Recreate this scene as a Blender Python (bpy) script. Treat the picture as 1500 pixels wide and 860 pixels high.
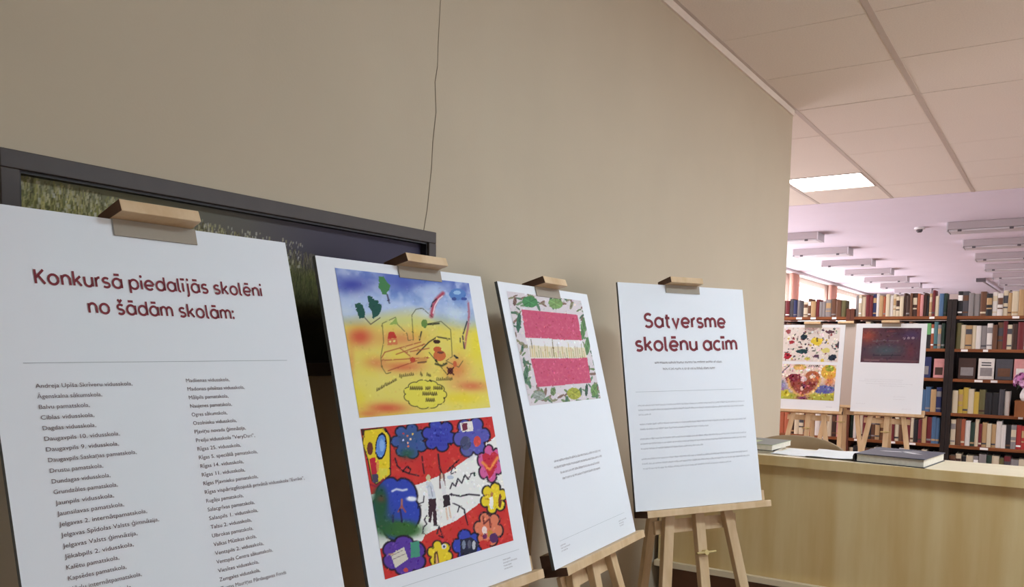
import bpy, bmesh, math, random
import numpy as np
from mathutils import Matrix, Vector
R = math.radians
for o in list(bpy.data.objects): bpy.data.objects.remove(o)
SC = bpy.context.scene
COL = SC.collection
ZC = 1.42                      # camera height above the floor
H = ZC + 1.3105                # ceiling height
XW = -1.3194                   # left wall surface
XT, Y0, TS = -1.3084, 2.9212, 0.6003   # ceiling grid origin and module

# ------------------------------------------------------------------ camera
cam_d = bpy.data.cameras.new('camera'); cam = bpy.data.objects.new('camera', cam_d); COL.objects.link(cam)
yaw, pitch, roll = R(33.5905), R(-4.4953), R(0.961)
f = Vector((-math.sin(yaw)*math.cos(pitch), math.cos(yaw)*math.cos(pitch), math.sin(pitch)))
r0 = f.cross(Vector((0, 0, 1))).normalized(); u0 = r0.cross(f)
rr = r0*math.cos(roll)+u0*math.sin(roll); uu = -r0*math.sin(roll)+u0*math.cos(roll)
cam.matrix_world = Matrix(((rr.x, uu.x, -f.x, 0), (rr.y, uu.y, -f.y, 0), (rr.z, uu.z, -f.z, ZC), (0, 0, 0, 1)))
cam_d.sensor_width = 36; cam_d.lens = 1218.9/1500*36
cam_d.shift_y = (604.7-430)/1500
cam_d.clip_start = 0.05; cam_d.clip_end = 200
SC.camera = cam
# ------------------------------------------------------------------ world, light, exposure
SC.view_settings.view_transform = 'Standard'; SC.view_settings.look = 'None'
SC.view_settings.gamma = 1; SC.view_settings.use_curve_mapping = False
SC.view_settings.exposure = 0.4
W = bpy.data.worlds.new('overcast_sky'); SC.world = W; W.use_nodes = True
bgn = W.node_tree.nodes['Background']; bgn.inputs[0].default_value = (0.86, 0.93, 1.0, 1); bgn.inputs[1].default_value = 3.0

def area(name, loc, rot, sx, sy, power, col):
    d = bpy.data.lights.new(name, 'AREA'); d.shape = 'RECTANGLE'; d.size = sx; d.size_y = sy
    d.energy = power; d.color = col
    o = bpy.data.objects.new(name, d); COL.objects.link(o); o.location = loc; o.rotation_euler = rot
    return o
DAY = (0.80, 0.92, 1.03)
XR = 3.1                       # right wall of the near room
# daylight in the openings of the windows (rear wall behind the camera, long window wall on the left of the far hall)
area('daylight_rear_window', (1.85, -3.28, 1.65), (R(90), 0, 0), 2.0, 1.5, 9, DAY)
area('daylight_right_window', (XR+0.16, 4.75, 1.25), (0, R(90), 0), 1.4, 3.2, 48, (1.0, 0.90, 0.98))
WBAYS = [(5.6, 8.0), (8.6, 11.0), (11.5, 13.75), (14.15, 16.3), (16.85, 19.3)]
for a, b in WBAYS:
    area('daylight_hall_window', (-4.02, (a+b)/2, 1.85), (0, R(-90), 0), 1.4, b-a, 62, (0.99, 0.91, 1.0))
area('daylight_hall_right_added', (5.95, 12.5, 1.8), (0, R(90), 0), 1.4, 10.0, 22, (1.0, 0.90, 0.98))  # unseen right-hand windows, added to light the hall directly
LAMP = 38.0                     # emission of the recessed luminaires

# ------------------------------------------------------------------ helpers
def srgb(r, g, b):
    def c(v):
        v /= 255.0
        return v/12.92 if v <= 0.04045 else ((v+0.055)/1.055)**2.4
    return (c(r), c(g), c(b), 1)
_m = {}
def mat(name, rgb, rough=0.6, noise=0.0, scale=20, bump=0.0, stretch=None, rgb2=None, spec=0.4, metal=0.0, detail=4, bscale=None):
    if name in _m: return _m[name]
    m = bpy.data.materials.new(name); m.use_nodes = True; _m[name] = m
    nt = m.node_tree; b = nt.nodes['Principled BSDF']
    c = srgb(*rgb); b.inputs['Roughness'].default_value = rough
    b.inputs['Specular IOR Level'].default_value = spec; b.inputs['Metallic'].default_value = metal
    tc = nt.nodes.new('ShaderNodeTexCoord'); mp = nt.nodes.new('ShaderNodeMapping')
    nt.links.new(tc.outputs['Object'], mp.inputs[0])
    if stretch: mp.inputs['Scale'].default_value = stretch
    n = nt.nodes.new('ShaderNodeTexNoise'); n.inputs['Scale'].default_value = scale; n.inputs['Detail'].default_value = detail
    nt.links.new(mp.outputs[0], n.inputs['Vector'])
    mx = nt.nodes.new('ShaderNodeMix'); mx.data_type = 'RGBA'
    c2 = srgb(*rgb2) if rgb2 else tuple(v*(1-noise) for v in c[:3])+(1,)
    mx.inputs[6].default_value = c; mx.inputs[7].default_value = c2
    rp = nt.nodes.new('ShaderNodeMapRange'); rp.inputs[1].default_value = 0.35; rp.inputs[2].default_value = 0.65
    nt.links.new(n.outputs['Fac'], rp.inputs[0]); nt.links.new(rp.outputs[0], mx.inputs[0])
    nt.links.new(mx.outputs[2], b.inputs['Base Color'])
    if bump:
        n2 = nt.nodes.new('ShaderNodeTexNoise'); n2.inputs['Scale'].default_value = bscale or scale*4; n2.inputs['Detail'].default_value = 3
        nt.links.new(mp.outputs[0], n2.inputs['Vector'])
        bp = nt.nodes.new('ShaderNodeBump'); bp.inputs['Strength'].default_value = bump; bp.inputs['Distance'].default_value = 0.002
        nt.links.new(n2.outputs['Fac'], bp.inputs['Height']); nt.links.new(bp.outputs[0], b.inputs['Normal'])
    return m
def emat(name, rgb, s):
    m = bpy.data.materials.new(name); m.use_nodes = True; nt = m.node_tree; nt.nodes.remove(nt.nodes['Principled BSDF'])
    e = nt.nodes.new('ShaderNodeEmission'); e.inputs[0].default_value = rgb+(1,); e.inputs[1].default_value = s
    nt.links.new(e.outputs[0], nt.nodes['Material Output'].inputs[0]); return m
def printmat(name, rough=0.75):
    m = bpy.data.materials.new(name); m.use_nodes = True; nt = m.node_tree; b = nt.nodes['Principled BSDF']
    a = nt.nodes.new('ShaderNodeVertexColor'); a.layer_name = 'ink'
    nt.links.new(a.outputs[0], b.inputs['Base Color']); b.inputs['Roughness'].default_value = rough
    b.inputs['Specular IOR Level'].default_value = 0.15
    return m
def trans(name, rgb, t):
    m = bpy.data.materials.new(name); m.use_nodes = True; nt = m.node_tree; nt.nodes.remove(nt.nodes['Principled BSDF'])
    d = nt.nodes.new('ShaderNodeBsdfDiffuse'); l = nt.nodes.new('ShaderNodeBsdfTranslucent'); p = nt.nodes.new('ShaderNodeBsdfTransparent')
    for n in (d, l): n.inputs[0].default_value = srgb(*rgb)
    a = nt.nodes.new('ShaderNodeMixShader'); a.inputs[0].default_value = 0.6; c = nt.nodes.new('ShaderNodeMixShader'); c.inputs[0].default_value = t
    nt.links.new(d.outputs[0], a.inputs[1]); nt.links.new(l.outputs[0], a.inputs[2])
    nt.links.new(a.outputs[0], c.inputs[1]); nt.links.new(p.outputs[0], c.inputs[2]); nt.links.new(c.outputs[0], nt.nodes['Material Output'].inputs[0])
    return m
M = dict(
 wall=mat('wall_paint_beige', (188, 174, 150), 0.85, 0.04, 3, 0.08, bscale=160),
 wallpink=mat('wall_paint_pale', (205, 190, 180), 0.85, 0.03, 3),
 crack=mat('crack_brown', (128, 117, 98), 0.9),
 trim=mat('trim_cream', (226, 214, 198), 0.6, 0.03),
 tile=mat('mineral_tile', (236, 225, 211), 0.95, 0.07, 160, 0.5, detail=6),
 tilejoint=mat('ceiling_shadow_gap', (64, 55, 48), 0.9),
 runner=mat('runner_bar_paint', (198, 184, 170), 0.55, 0.03),
 plaster=mat('smooth_ceiling', (230, 220, 232), 0.9, 0.03, 2),
 floor=mat('floor_laminate', (138, 100, 72), 0.45, 0.2, 6, stretch=(1, 8, 1), rgb2=(112, 78, 54)),
 joint=mat('board_joint', (70, 48, 34), 0.8),
 board=mat('foam_board_white', (226, 229, 231), 0.55, 0.01, 4, spec=0.3),
 core=mat('foam_board_edge', (92, 95, 90), 0.8),
 boardshaded=mat('board_white_shaded', (182, 168, 156), 0.7, 0.03, 5),  # white board with its shade put into the colour
 wood=mat('easel_pine', (214, 186, 146), 0.5, 0.12, 9, 0.2, stretch=(3, 3, 0.4), rgb2=(198, 166, 124)),
 clampshade=mat('clamp_shade_grey', (158, 147, 130), 0.7, 0.08, 12),
 woodend=mat('pine_end_grain_shaded', (92, 64, 46), 0.7, 0.2, 60),  # end grain, darkened further with the shade on the board ends
 frame=mat('frame_dark', (60, 50, 43), 0.5, 0.12, 30),
 lip=mat('frame_inner_black', (22, 20, 20), 0.5),
 counter=mat('counter_maple', (224, 200, 148), 0.42, 0.1, 5, stretch=(2.2, 2.2, 0.25), rgb2=(208, 176, 118), spec=0.35),
 ctop=mat('counter_top_maple', (232, 216, 184), 0.35, 0.06, 6, stretch=(0.3, 2, 2), rgb2=(224, 206, 172)),
 kick=mat('kick_brown', (120, 84, 62), 0.5, 0.2, 8),
 shelf=mat('shelf_orange_wood', (142, 82, 42), 0.45, 0.2, 10, stretch=(0.4, 4, 4), rgb2=(116, 64, 32)),
 post=mat('shelf_post_dark', (36, 26, 24), 0.5, 0.2, 12),
 postred=mat('shelf_end_brown', (104, 56, 38), 0.5, 0.2, 12),
 paper=mat('paper_white', (244, 242, 240), 0.8, 0.02),
 pages=mat('book_pages', (216, 208, 190), 0.85, 0.1, 90),
 dkblue=mat('cover_slate', (74, 76, 88), 0.4, 0.08, 30),
 black=mat('binding_black', (26, 26, 30), 0.4),
 silver=mat('cover_silver', (240, 238, 236), 0.4),
 green=mat('magazine_green', (178, 190, 146), 0.5),
 grey=mat('magazine_grey', (128, 128, 122), 0.5),
 leather=mat('chair_brown', (150, 126, 94), 0.6, 0.1, 14),
 steel=mat('metal_grey', (150, 150, 150), 0.3, metal=0.8),
 plastic=mat('plastic_dark', (40, 40, 42), 0.5),
 lampbody=mat('luminaire_housing', (176, 166, 168), 0.6),
 lampgrey=mat('luminaire_diffuser', (205, 200, 204), 0.5),
 clip=mat('luminaire_clip', (92, 86, 90), 0.4),
 wframe=mat('window_frame_white', (225, 222, 220), 0.5),
 drape=trans('drape_peach', (255, 224, 210), 0.15),
 sheer=trans('sheer_peach', (255, 232, 214), 0.72),
 lilac=mat('flower_lilac', (206, 132, 190), 0.7, 0.2, 60), pinkf=mat('flower_pink', (226, 176, 214), 0.7, 0.15, 60),
 boxwood=mat('box_wood_brown', (140, 84, 44), 0.5, 0.2, 10),
 leaf=mat('leaf_dark', (44, 62, 44), 0.6, 0.2, 40), ceramic=mat('vase_white', (230, 226, 224), 0.25),
 head=mat('ink_dark_red', (122, 38, 46), 0.7), ink=mat('ink_brown', (108, 92, 92), 0.8), inkg=mat('ink_grey', (148, 148, 152), 0.8), rule=mat('ink_rule_grey', (160, 166, 168), 0.8),
 knob=mat('knob_brass', (196, 176, 120), 0.35, metal=0.4),
 lamp=emat('luminaire_light', (0.80, 0.95, 1.10), LAMP),
 lamp_dim=emat('hall_luminaire_light', (1.0, 0.97, 0.98), 13.0),
 prnt=printmat('printed_ink'), photo=printmat('printed_photo', 0.5),
)
gl = bpy.data.materials.new('window_glass'); gl.use_nodes = True; _n = gl.node_tree; _n.nodes.remove(_n.nodes['Principled BSDF'])
_t = _n.nodes.new('ShaderNodeBsdfTransparent'); _g = _n.nodes.new('ShaderNodeBsdfGlossy'); _g.inputs['Roughness'].default_value = 0.02
_x = _n.nodes.new('ShaderNodeMixShader'); _x.inputs[0].default_value = 0.06
_n.links.new(_t.outputs[0], _x.inputs[1]); _n.links.new(_g.outputs[0], _x.inputs[2]); _n.links.new(_x.outputs[0], _n.nodes['Material Output'].inputs[0])
M['glass'] = gl

class MB:
    """collects solids; build() links them as one mesh object"""
    def __init__(s): s.v = []; s.f = []; s.mi = []
    def add(s, vs, fs, mi=0):
        k = len(s.v); s.v += [tuple(v) for v in vs]; s.f += [tuple(i+k for i in q) for q in fs]; s.mi += [mi]*len(fs); return s
    def hexa(s, p, mi=0):      # p: 8 points, bottom ring then top ring
        return s.add(p, [(3, 2, 1, 0), (4, 5, 6, 7), (0, 1, 5, 4), (1, 2, 6, 5), (2, 3, 7, 6), (3, 0, 4, 7)], mi)
    def box(s, a, b, mi=0):
        (x0, y0, z0), (x1, y1, z1) = a, b
        return s.hexa([(x0, y0, z0), (x1, y0, z0), (x1, y1, z0), (x0, y1, z0), (x0, y0, z1), (x1, y0, z1), (x1, y1, z1), (x0, y1, z1)], mi)
    def bar(s, a, b, w, d, side=(1, 0, 0), mi=0):   # rectangular bar from a to b; w along side, d across
        a = Vector(a); b = Vector(b); t = (b-a).normalized(); sd = Vector(side); sd = (sd-t*sd.dot(t)).normalized(); q = t.cross(sd)
        P = []
        for c in (a, b):
            for i, j in ((-1, -1), (1, -1), (1, 1), (-1, 1)): P.append(c+sd*(i*w/2)+q*(j*d/2))
        return s.hexa(P, mi)
    def tube(s, pts, rad, n=10, mi=0, cap=True):
        pts = [Vector(p) for p in pts]; rads = rad if isinstance(rad, (list, tuple)) else [rad]*len(pts); k = []
        for i, p in enumerate(pts):
            t = (pts[min(i+1, len(pts)-1)]-pts[max(i-1, 0)]).normalized()
            a = t.orthogonal().normalized() if i == 0 else (a-t*a.dot(t)).normalized()
            b = t.cross(a); k.append([p+(a*math.cos(2*math.pi*j/n)+b*math.sin(2*math.pi*j/n))*rads[i] for j in range(n)])
        V = [v for q in k for v in q]; F = []
        for i in range(len(pts)-1):
            for j in range(n): F.append((i*n+j, i*n+(j+1) % n, (i+1)*n+(j+1) % n, (i+1)*n+j))
        if cap: F += [tuple(range(n))[::-1], tuple((len(pts)-1)*n+j for j in range(n))]
        return s.add(V, F, mi)
    def lathe(s, prof, c=(0, 0, 0), n=20, mi=0):
        V = []; F = []
        for r_, z in prof:
            for j in range(n): V.append((c[0]+r_*math.cos(2*math.pi*j/n), c[1]+r_*math.sin(2*math.pi*j/n), c[2]+z))
        for i in range(len(prof)-1):
            for j in range(n): F.append((i*n+j, i*n+(j+1) % n, (i+1)*n+(j+1) % n, (i+1)*n+j))
        F += [tuple(range(n))[::-1], tuple((len(prof)-1)*n+j for j in range(n))]
        return s.add(V, F, mi)
    def mesh(s, name, mats):
        me = bpy.data.meshes.new(name); me.from_pydata([tuple(v) for v in s.v], [], s.f)
        for m in (mats if isinstance(mats, (list, tuple)) else [mats]): me.materials.append(m)
        me.polygons.foreach_set('material_index', s.mi); me.update(); return me
    def build(s, name, mats, parent=None, bevel=0, smooth=False):
        me = s.mesh(name, mats); o = bpy.data.objects.new(name, me); COL.objects.link(o)
        if parent: o.parent = parent
        if smooth:
            for p in me.polygons: p.use_smooth = True
        if bevel:
            b = o.modifiers.new('bevel', 'BEVEL'); b.width = bevel; b.segments = 2; b.limit_method = 'ANGLE'; b.harden_normals = False
        return o
def bx(name, a, b, m, parent=None, bevel=0): return MB().box(a, b).build(name, m, parent, bevel)
def empty(name, loc=(0, 0, 0), rot=(0, 0, 0), parent=None):
    o = bpy.data.objects.new(name, None); COL.objects.link(o); o.location = loc; o.rotation_euler = rot; o.empty_display_size = 0.1
    if parent: o.parent = parent
    return o
def tag(o, label, cat, group=None):
    o['label'] = label; o['category'] = cat
    if group: o['group'] = group
    return o
def struct(o, label=None, cat=None):
    o['kind'] = 'structure'
    if label: o['label'] = label
    if cat: o['category'] = cat
    return o
def inst(me, name, parent=None, loc=(0, 0, 0)):
    o = bpy.data.objects.new(name, me); COL.objects.link(o); o.location = loc
    if parent: o.parent = parent
    return o

# ------------------------------------------------------------------ room shell
YE = 4.70; XL = -3.87; XR = 3.1; XR2 = 5.8; YB = -3.2; YF = 20.4; YG = Y0+TS*8
fl = struct(empty('floor'), 'brown laminate floor of the library hall', 'floor')
fb = bx('underlay', (XL-0.2, YB-0.2, -0.12), (XR2+0.2, YF+0.1, -0.008), M['joint'], fl)
pl = MB().box((0, 0, -0.008), (0.194, 1.196, 0)).mesh('floor_board', M['floor'])
k = 0
for i in range(28):            # the boards in front of the posters, where the floor could be seen
    for j in range(7):
        if k >= 290: break
        x = XW+0.02+i*0.196; y = -2.9+j*1.2+(i % 3)*0.4-0.4
        if y < YB or x > XR-0.2: continue
        inst(pl, 'floor_board', fl, (x, y, 0)); k += 1
m_ = MB()
for i in range(49):
    for j in range(18):
        x = XL+0.01+i*0.196; y = -4.4+j*1.2+0.2*(i % 2)
        if x+0.19 > XR2: continue
        if XW-0.05 < x < XW+0.02+28*0.196 and y < 6.2: continue
        if y < YB or (x < XW and y < YE): continue
        m_.box((x, y, -0.0078), (x+0.194, y+1.196, -0.0002))
so = m_.build('distant_floor_boards', M['floor'], fl); so['kind'] = 'stuff'

wl = struct(bx('wall_left', (XW-0.12, YB, 0), (XW, YE, H+0.05), M['wall']))
# lifted wallpaper seam: a thin crooked crack running from the ceiling to the picture frame
cr = MB(); rng = random.Random(4)
pts = [(1.641, 2.73), (1.641, 2.26), (1.634, 2.16), (1.632, 2.10), (1.623, 2.06), (1.628, 1.99), (1.617, 1.92), (1.612, 1.85), (1.603, 1.79), (1.597, 1.75), (1.585, 1.70)]
for (a, b), (c, d) in zip(pts, pts[1:]):
    w = 0.0003 if b > 2.1 else 0.0008
    cr.hexa([(XW, a-w, b), (XW+0.0012, a-w, b), (XW+0.0012, a+w, b), (XW, a+w, b), (XW, c-w, d), (XW+0.0012, c-w, d), (XW+0.0012, c+w, d), (XW, c+w, d)])
c_ = cr.build('crack', M['crack'], wl)
wr = struct(bx('wall_far_left', (XL, YE-0.12, 0), (XW-0.12, YE, H+0.05), M['wallpink']))
def wall_with_holes(name, axis, pos0, pos1, a0, a1, holes, z0, z1, m):
    b = MB()
    def seg(s0, s1, h0, h1):
        if s1-s0 < 1e-4: return
        if axis == 'y': b.box((pos0, s0, h0), (pos1, s1, h1))
        else: b.box((s0, pos0, h0), (s1, pos1, h1))
    c = a0
    for h in holes:
        seg(c, h[0], 0, H+0.05); seg(h[0], h[1], 0, z0); seg(h[0], h[1], z1, H+0.05); c = h[1]
    seg(c, a1, 0, H+0.05)
    return struct(b.build(name, m))
wall_with_holes('wall_window_side', 'y', XL-0.2, XL, YE-0.12, YF, WBAYS, 1.0, 2.6, M['wallpink'])
wall_with_holes('wall_rear', 'x', YB-0.2, YB, XW-0.12, XR, [(0.8, 2.9)], 0.85, 2.45, M['wall'])
wall_with_holes('wall_right', 'y', XR, XR+0.12, YB, YG, [(3.1, 6.4)], 0.5, 2.0, M['wall'])
wall_with_holes('wall_hall_right', 'y', XR2, XR2+0.2, YG, YF, [(7.9, 12.3), (12.8, 17.2)], 1.0, 2.6, M['wallpink'])
struct(bx('wall_corner_right', (XR+0.12, YG-0.12, 0), (XR2+0.2, YG, H+0.05), M['wallpink']))
struct(bx('wall_far', (XL-0.2, YF, 0), (XR2+0.2, YF+0.15, H+0.05), M['wallpink']))
wn = 0
def window(axis, pos, a0, a1, z0, z1, depth):
    global wn
    wn += 1; w = struct(empty('window_%d' % wn, (0, 0, 0)))
    fr = MB(); n = max(1, round((a1-a0)/1.2))
    def p(s0, s1, h0, h1, d0, d1, b):
        if axis == 'y': b.box((pos+d0, s0, h0), (pos+d1, s1, h1))
        else: b.box((s0, pos+d0, h0), (s1, pos+d1, h1))
    p(a0, a1, z0, z0+0.06, 0, depth, fr); p(a0, a1, z1-0.06, z1, 0, depth, fr)
    for i in range(n+1):
        c = a0+(a1-a0)*i/n; lo = c if i == 0 else c-0.035; hi = c if i == n else c+0.035
        if i == 0: hi = c+0.06
        if i == n: lo = c-0.06
        p(lo, hi, z0+0.06, z1-0.06, 0, depth, fr)
    fr.build('window_frame', M['wframe'], w)
    for i in range(n):
        g = MB(); p(a0+(a1-a0)*i/n+0.036, a0+(a1-a0)*(i+1)/n-0.036, z0+0.06, z1-0.06, depth*0.45, depth*0.55, g); g.build('pane', M['glass'], w)
for a, b in WBAYS: window('y', XL-0.14, a, b, 1.0, 2.6, 0.05)
window('x', YB-0.06, 0.8, 2.9, 0.85, 2.45, 0.05); window('y', XR+0.04, 3.1, 6.4, 0.5, 2.0, 0.05)
window('y', XR2+0.06, 7.9, 12.3, 1.0, 2.6, 0.05); window('y', XR2+0.06, 12.8, 17.2, 1.0, 2.6, 0.05)  # unseen openings for the added right-hand hall daylight

# ceiling: tiled bay near the camera, smooth ceiling over the hall
ce = struct(empty('ceiling'), 'white suspended ceiling of mineral tiles meeting a smooth ceiling', 'ceiling')
bx('ceiling_slab', (XL-0.2, YB-0.2, H+0.022), (XR2+0.2, YG, H+0.12), M['tilejoint'], ce)
bx('smooth_ceiling', (XL-0.2, YG, H-0.004), (XR2+0.2, YF+0.15, H+0.12), M['plaster'], ce)
tl = MB().box((0.0125, 0.0022, 0), (TS-0.0125, TS-0.0022, 0.02)).mesh('ceiling_tile', M['tile'])
lights_at = {(-1, 6), (3, -2), (3, 2)}
rt = random.Random(3)
for j in range(-5, 8):
    x = XT+TS*j
    for k in range(-10, 8):
        y = Y0+TS*k
        if x < XW-0.2 and y < YE-0.25: continue
        if y < YB: continue
        if (j, k) in lights_at: continue
        o = inst(tl, 'ceiling_tile', ce, (x, y, H+rt.uniform(0, 0.0012)))
    s0 = YB if j >= 0 else YE-0.1
    if j == 0: bx('runner_bar', (x-0.0005, YB, H-0.0008), (x+0.0120, YE-.002, H+0.010), M['runner'], ce)
    if True:
        bx('runner_bar', (x-0.0125, (s0 if j != 0 else YE), H-0.0015), (x+0.0125, YG-0.002, H+0.010), M['runner'], ce)
struct(MB().box((XW, YB, H-0.032), (XT-0.001, YE, H-0.001)).build('trim_1', M['trim']))
def luminaire(x, y, label):
    t = tag(empty('recessed_luminaire', (x, y, H)), label, 'ceiling light')
    b = MB(); a = 0.016; e = TS-0.016
    b.box((a, a, -0.001), (e, a+0.012, 0.016)); b.box((a, e-0.012, -0.001), (e, e, 0.016)); b.box((a, a+0.012, -0.001), (a+0.012, e-0.012, 0.016)); b.box((e-0.012, a+0.012, -0.001), (e, e-0.012, 0.016))
    b.build('lamp_frame', M['runner'], t)
    bx('diffuser', (a+0.012, a+0.012, 0.004), (e-0.012, e-0.012, 0.012), M['lamp'] if x > XW+1 else M['lamp_dim'], t)
    for q in ((0.10, 0.12), (0.13, 0.40), (0.50, 0.15), (0.47, 0.45)): bx('diffuser_clip', (q[0], q[1], 0.001), (q[0]+0.012, q[1]+0.02, 0.0038), M['clip'], t)
LB = {(-1, 6): 'glowing white recessed ceiling light in the tiles beyond the end of the wall', (3, -2): 'recessed ceiling light outside the view opposite the posters', (3, 2): 'recessed ceiling light outside the view right of the counter'}
for (j, k) in lights_at: luminaire(XT+TS*j, Y0+TS*k, LB[(j, k)])

# surface mounted, switched-off lamps on the hall ceiling, two rows
def strip_lamp(x, y, label, group):
    t = tag(empty('strip_luminaire', (x, y, H-0.004)), label, 'ceiling light', group)
    w = 0.68
    bx('housing', (0.01, 0, -0.075), (w-0.01, 0.28, 0), M['lampbody'], t, 0.006)
    bx('diffuser', (0.02, 0.015, -0.092), (w-0.02, 0.265, -0.075), M['lampgrey'], t, 0.004)
    for q in (0.0, w-0.012): bx('end_cap', (q, 0, -0.09), (q+0.012, 0.28, -0.002), M['lampgrey'], t)
    for q in (0.10, w-0.14): bx('clip', (q, -0.006, -0.098), (q+0.035, 0.0, -0.078), M['clip'], t)
WORD = ['nearest', 'second', 'third', 'fourth', 'fifth', 'sixth', 'farthest']
for i in range(7):
    strip_lamp(-3.0, 9.42+1.5*i, 'unlit grey strip ceiling light, %s in the left row by the curtains' % WORD[i], 'left row of unlit strip ceiling lights')
    strip_lamp(-1.07, 9.33+1.5*i, 'unlit grey strip ceiling light, %s in the row to the right' % WORD[i], 'right row of unlit strip ceiling lights')
sd = tag(empty('smoke_detector', (-1.35, 9.6, H-0.004)), 'small round grey detector on the smooth ceiling between the light rows', 'detector')
MB().lathe([(0.05, 0), (0.05, -0.02)]).build('detector_base', M['wframe'], sd); MB().lathe([(0.03, -0.02), (0.032, -0.035), (0.02, -0.05)]).build('sensor', M['clip'], sd)
tr = tag(empty('ceiling_conduit', (-1.30, 16.4, H-0.004)), 'thin conduit with a box end running along the far ceiling', 'conduit')
MB().tube([(0, 0, -0.03), (0.09, 3.2, -0.03)], 0.014, 8).build('pipe', M['lampbody'], tr); bx('junction_box', (-0.07, -0.12, -0.06), (0.07, 0, 0), M['clip'], tr)

# curtains in the hall
def drape(y0, y1, label):
    n = 40; V = []; F = []
    for s in (0, 1):
        for i in range(n+1):
            y = y0+(y1-y0)*i/n; x = XL+0.10+0.028*math.sin(i*1.35)+s*0.004
            V += [(x, y, 0.35), (x, y, H-0.05)]
    B = 2*(n+1)
    for i in range(n):
        a = 2*i; F += [(a, a+2, a+3, a+1), (B+a, B+a+1, B+a+3, B+a+2)]
    t = tag(empty('curtain', (0, 0, 0)), label, 'curtain', 'peach curtains along the window wall')
    MB().add(V, F).build('drape', M['drape'], t, smooth=True)
    return t
rails = bx('curtain_rail', (XL+0.02, YE+0.3, H-0.045), (XL+0.16, YF-0.2, H-0.006), M['wframe']); tag(rails, 'white curtain rail under the ceiling along the window wall', 'curtain rail')
dn = ['first', 'second', 'third', 'fourth', 'fifth', 'last']
for i, (a, b) in enumerate([(5.1, 5.6), (8.0, 8.6), (11.0, 11.5), (13.68, 14.15), (16.3, 16.85), (19.3, 19.9)]):
    drape(a, b, 'peach folded curtain at the window wall, %s counting into the hall' % dn[i])
for i, (a, b) in enumerate(WBAYS):
    V = []; F = []; n = 60
    for q in range(n+1):
        y = a+(b-a)*q/n; x = XL+0.06+0.012*math.sin(q*1.1); V += [(x, y, 0.5), (x, y, H-0.05)]
    for q in range(n): F.append((2*q, 2*q+2, 2*q+3, 2*q+1))
    o = MB().add(V, F).build('sheer_curtain', M['sheer'], smooth=True)
    tag(o, 'sun-bleached sheer curtain over the %s window of the hall' % dn[i], 'curtain', 'sheer curtains over the hall windows')

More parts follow.
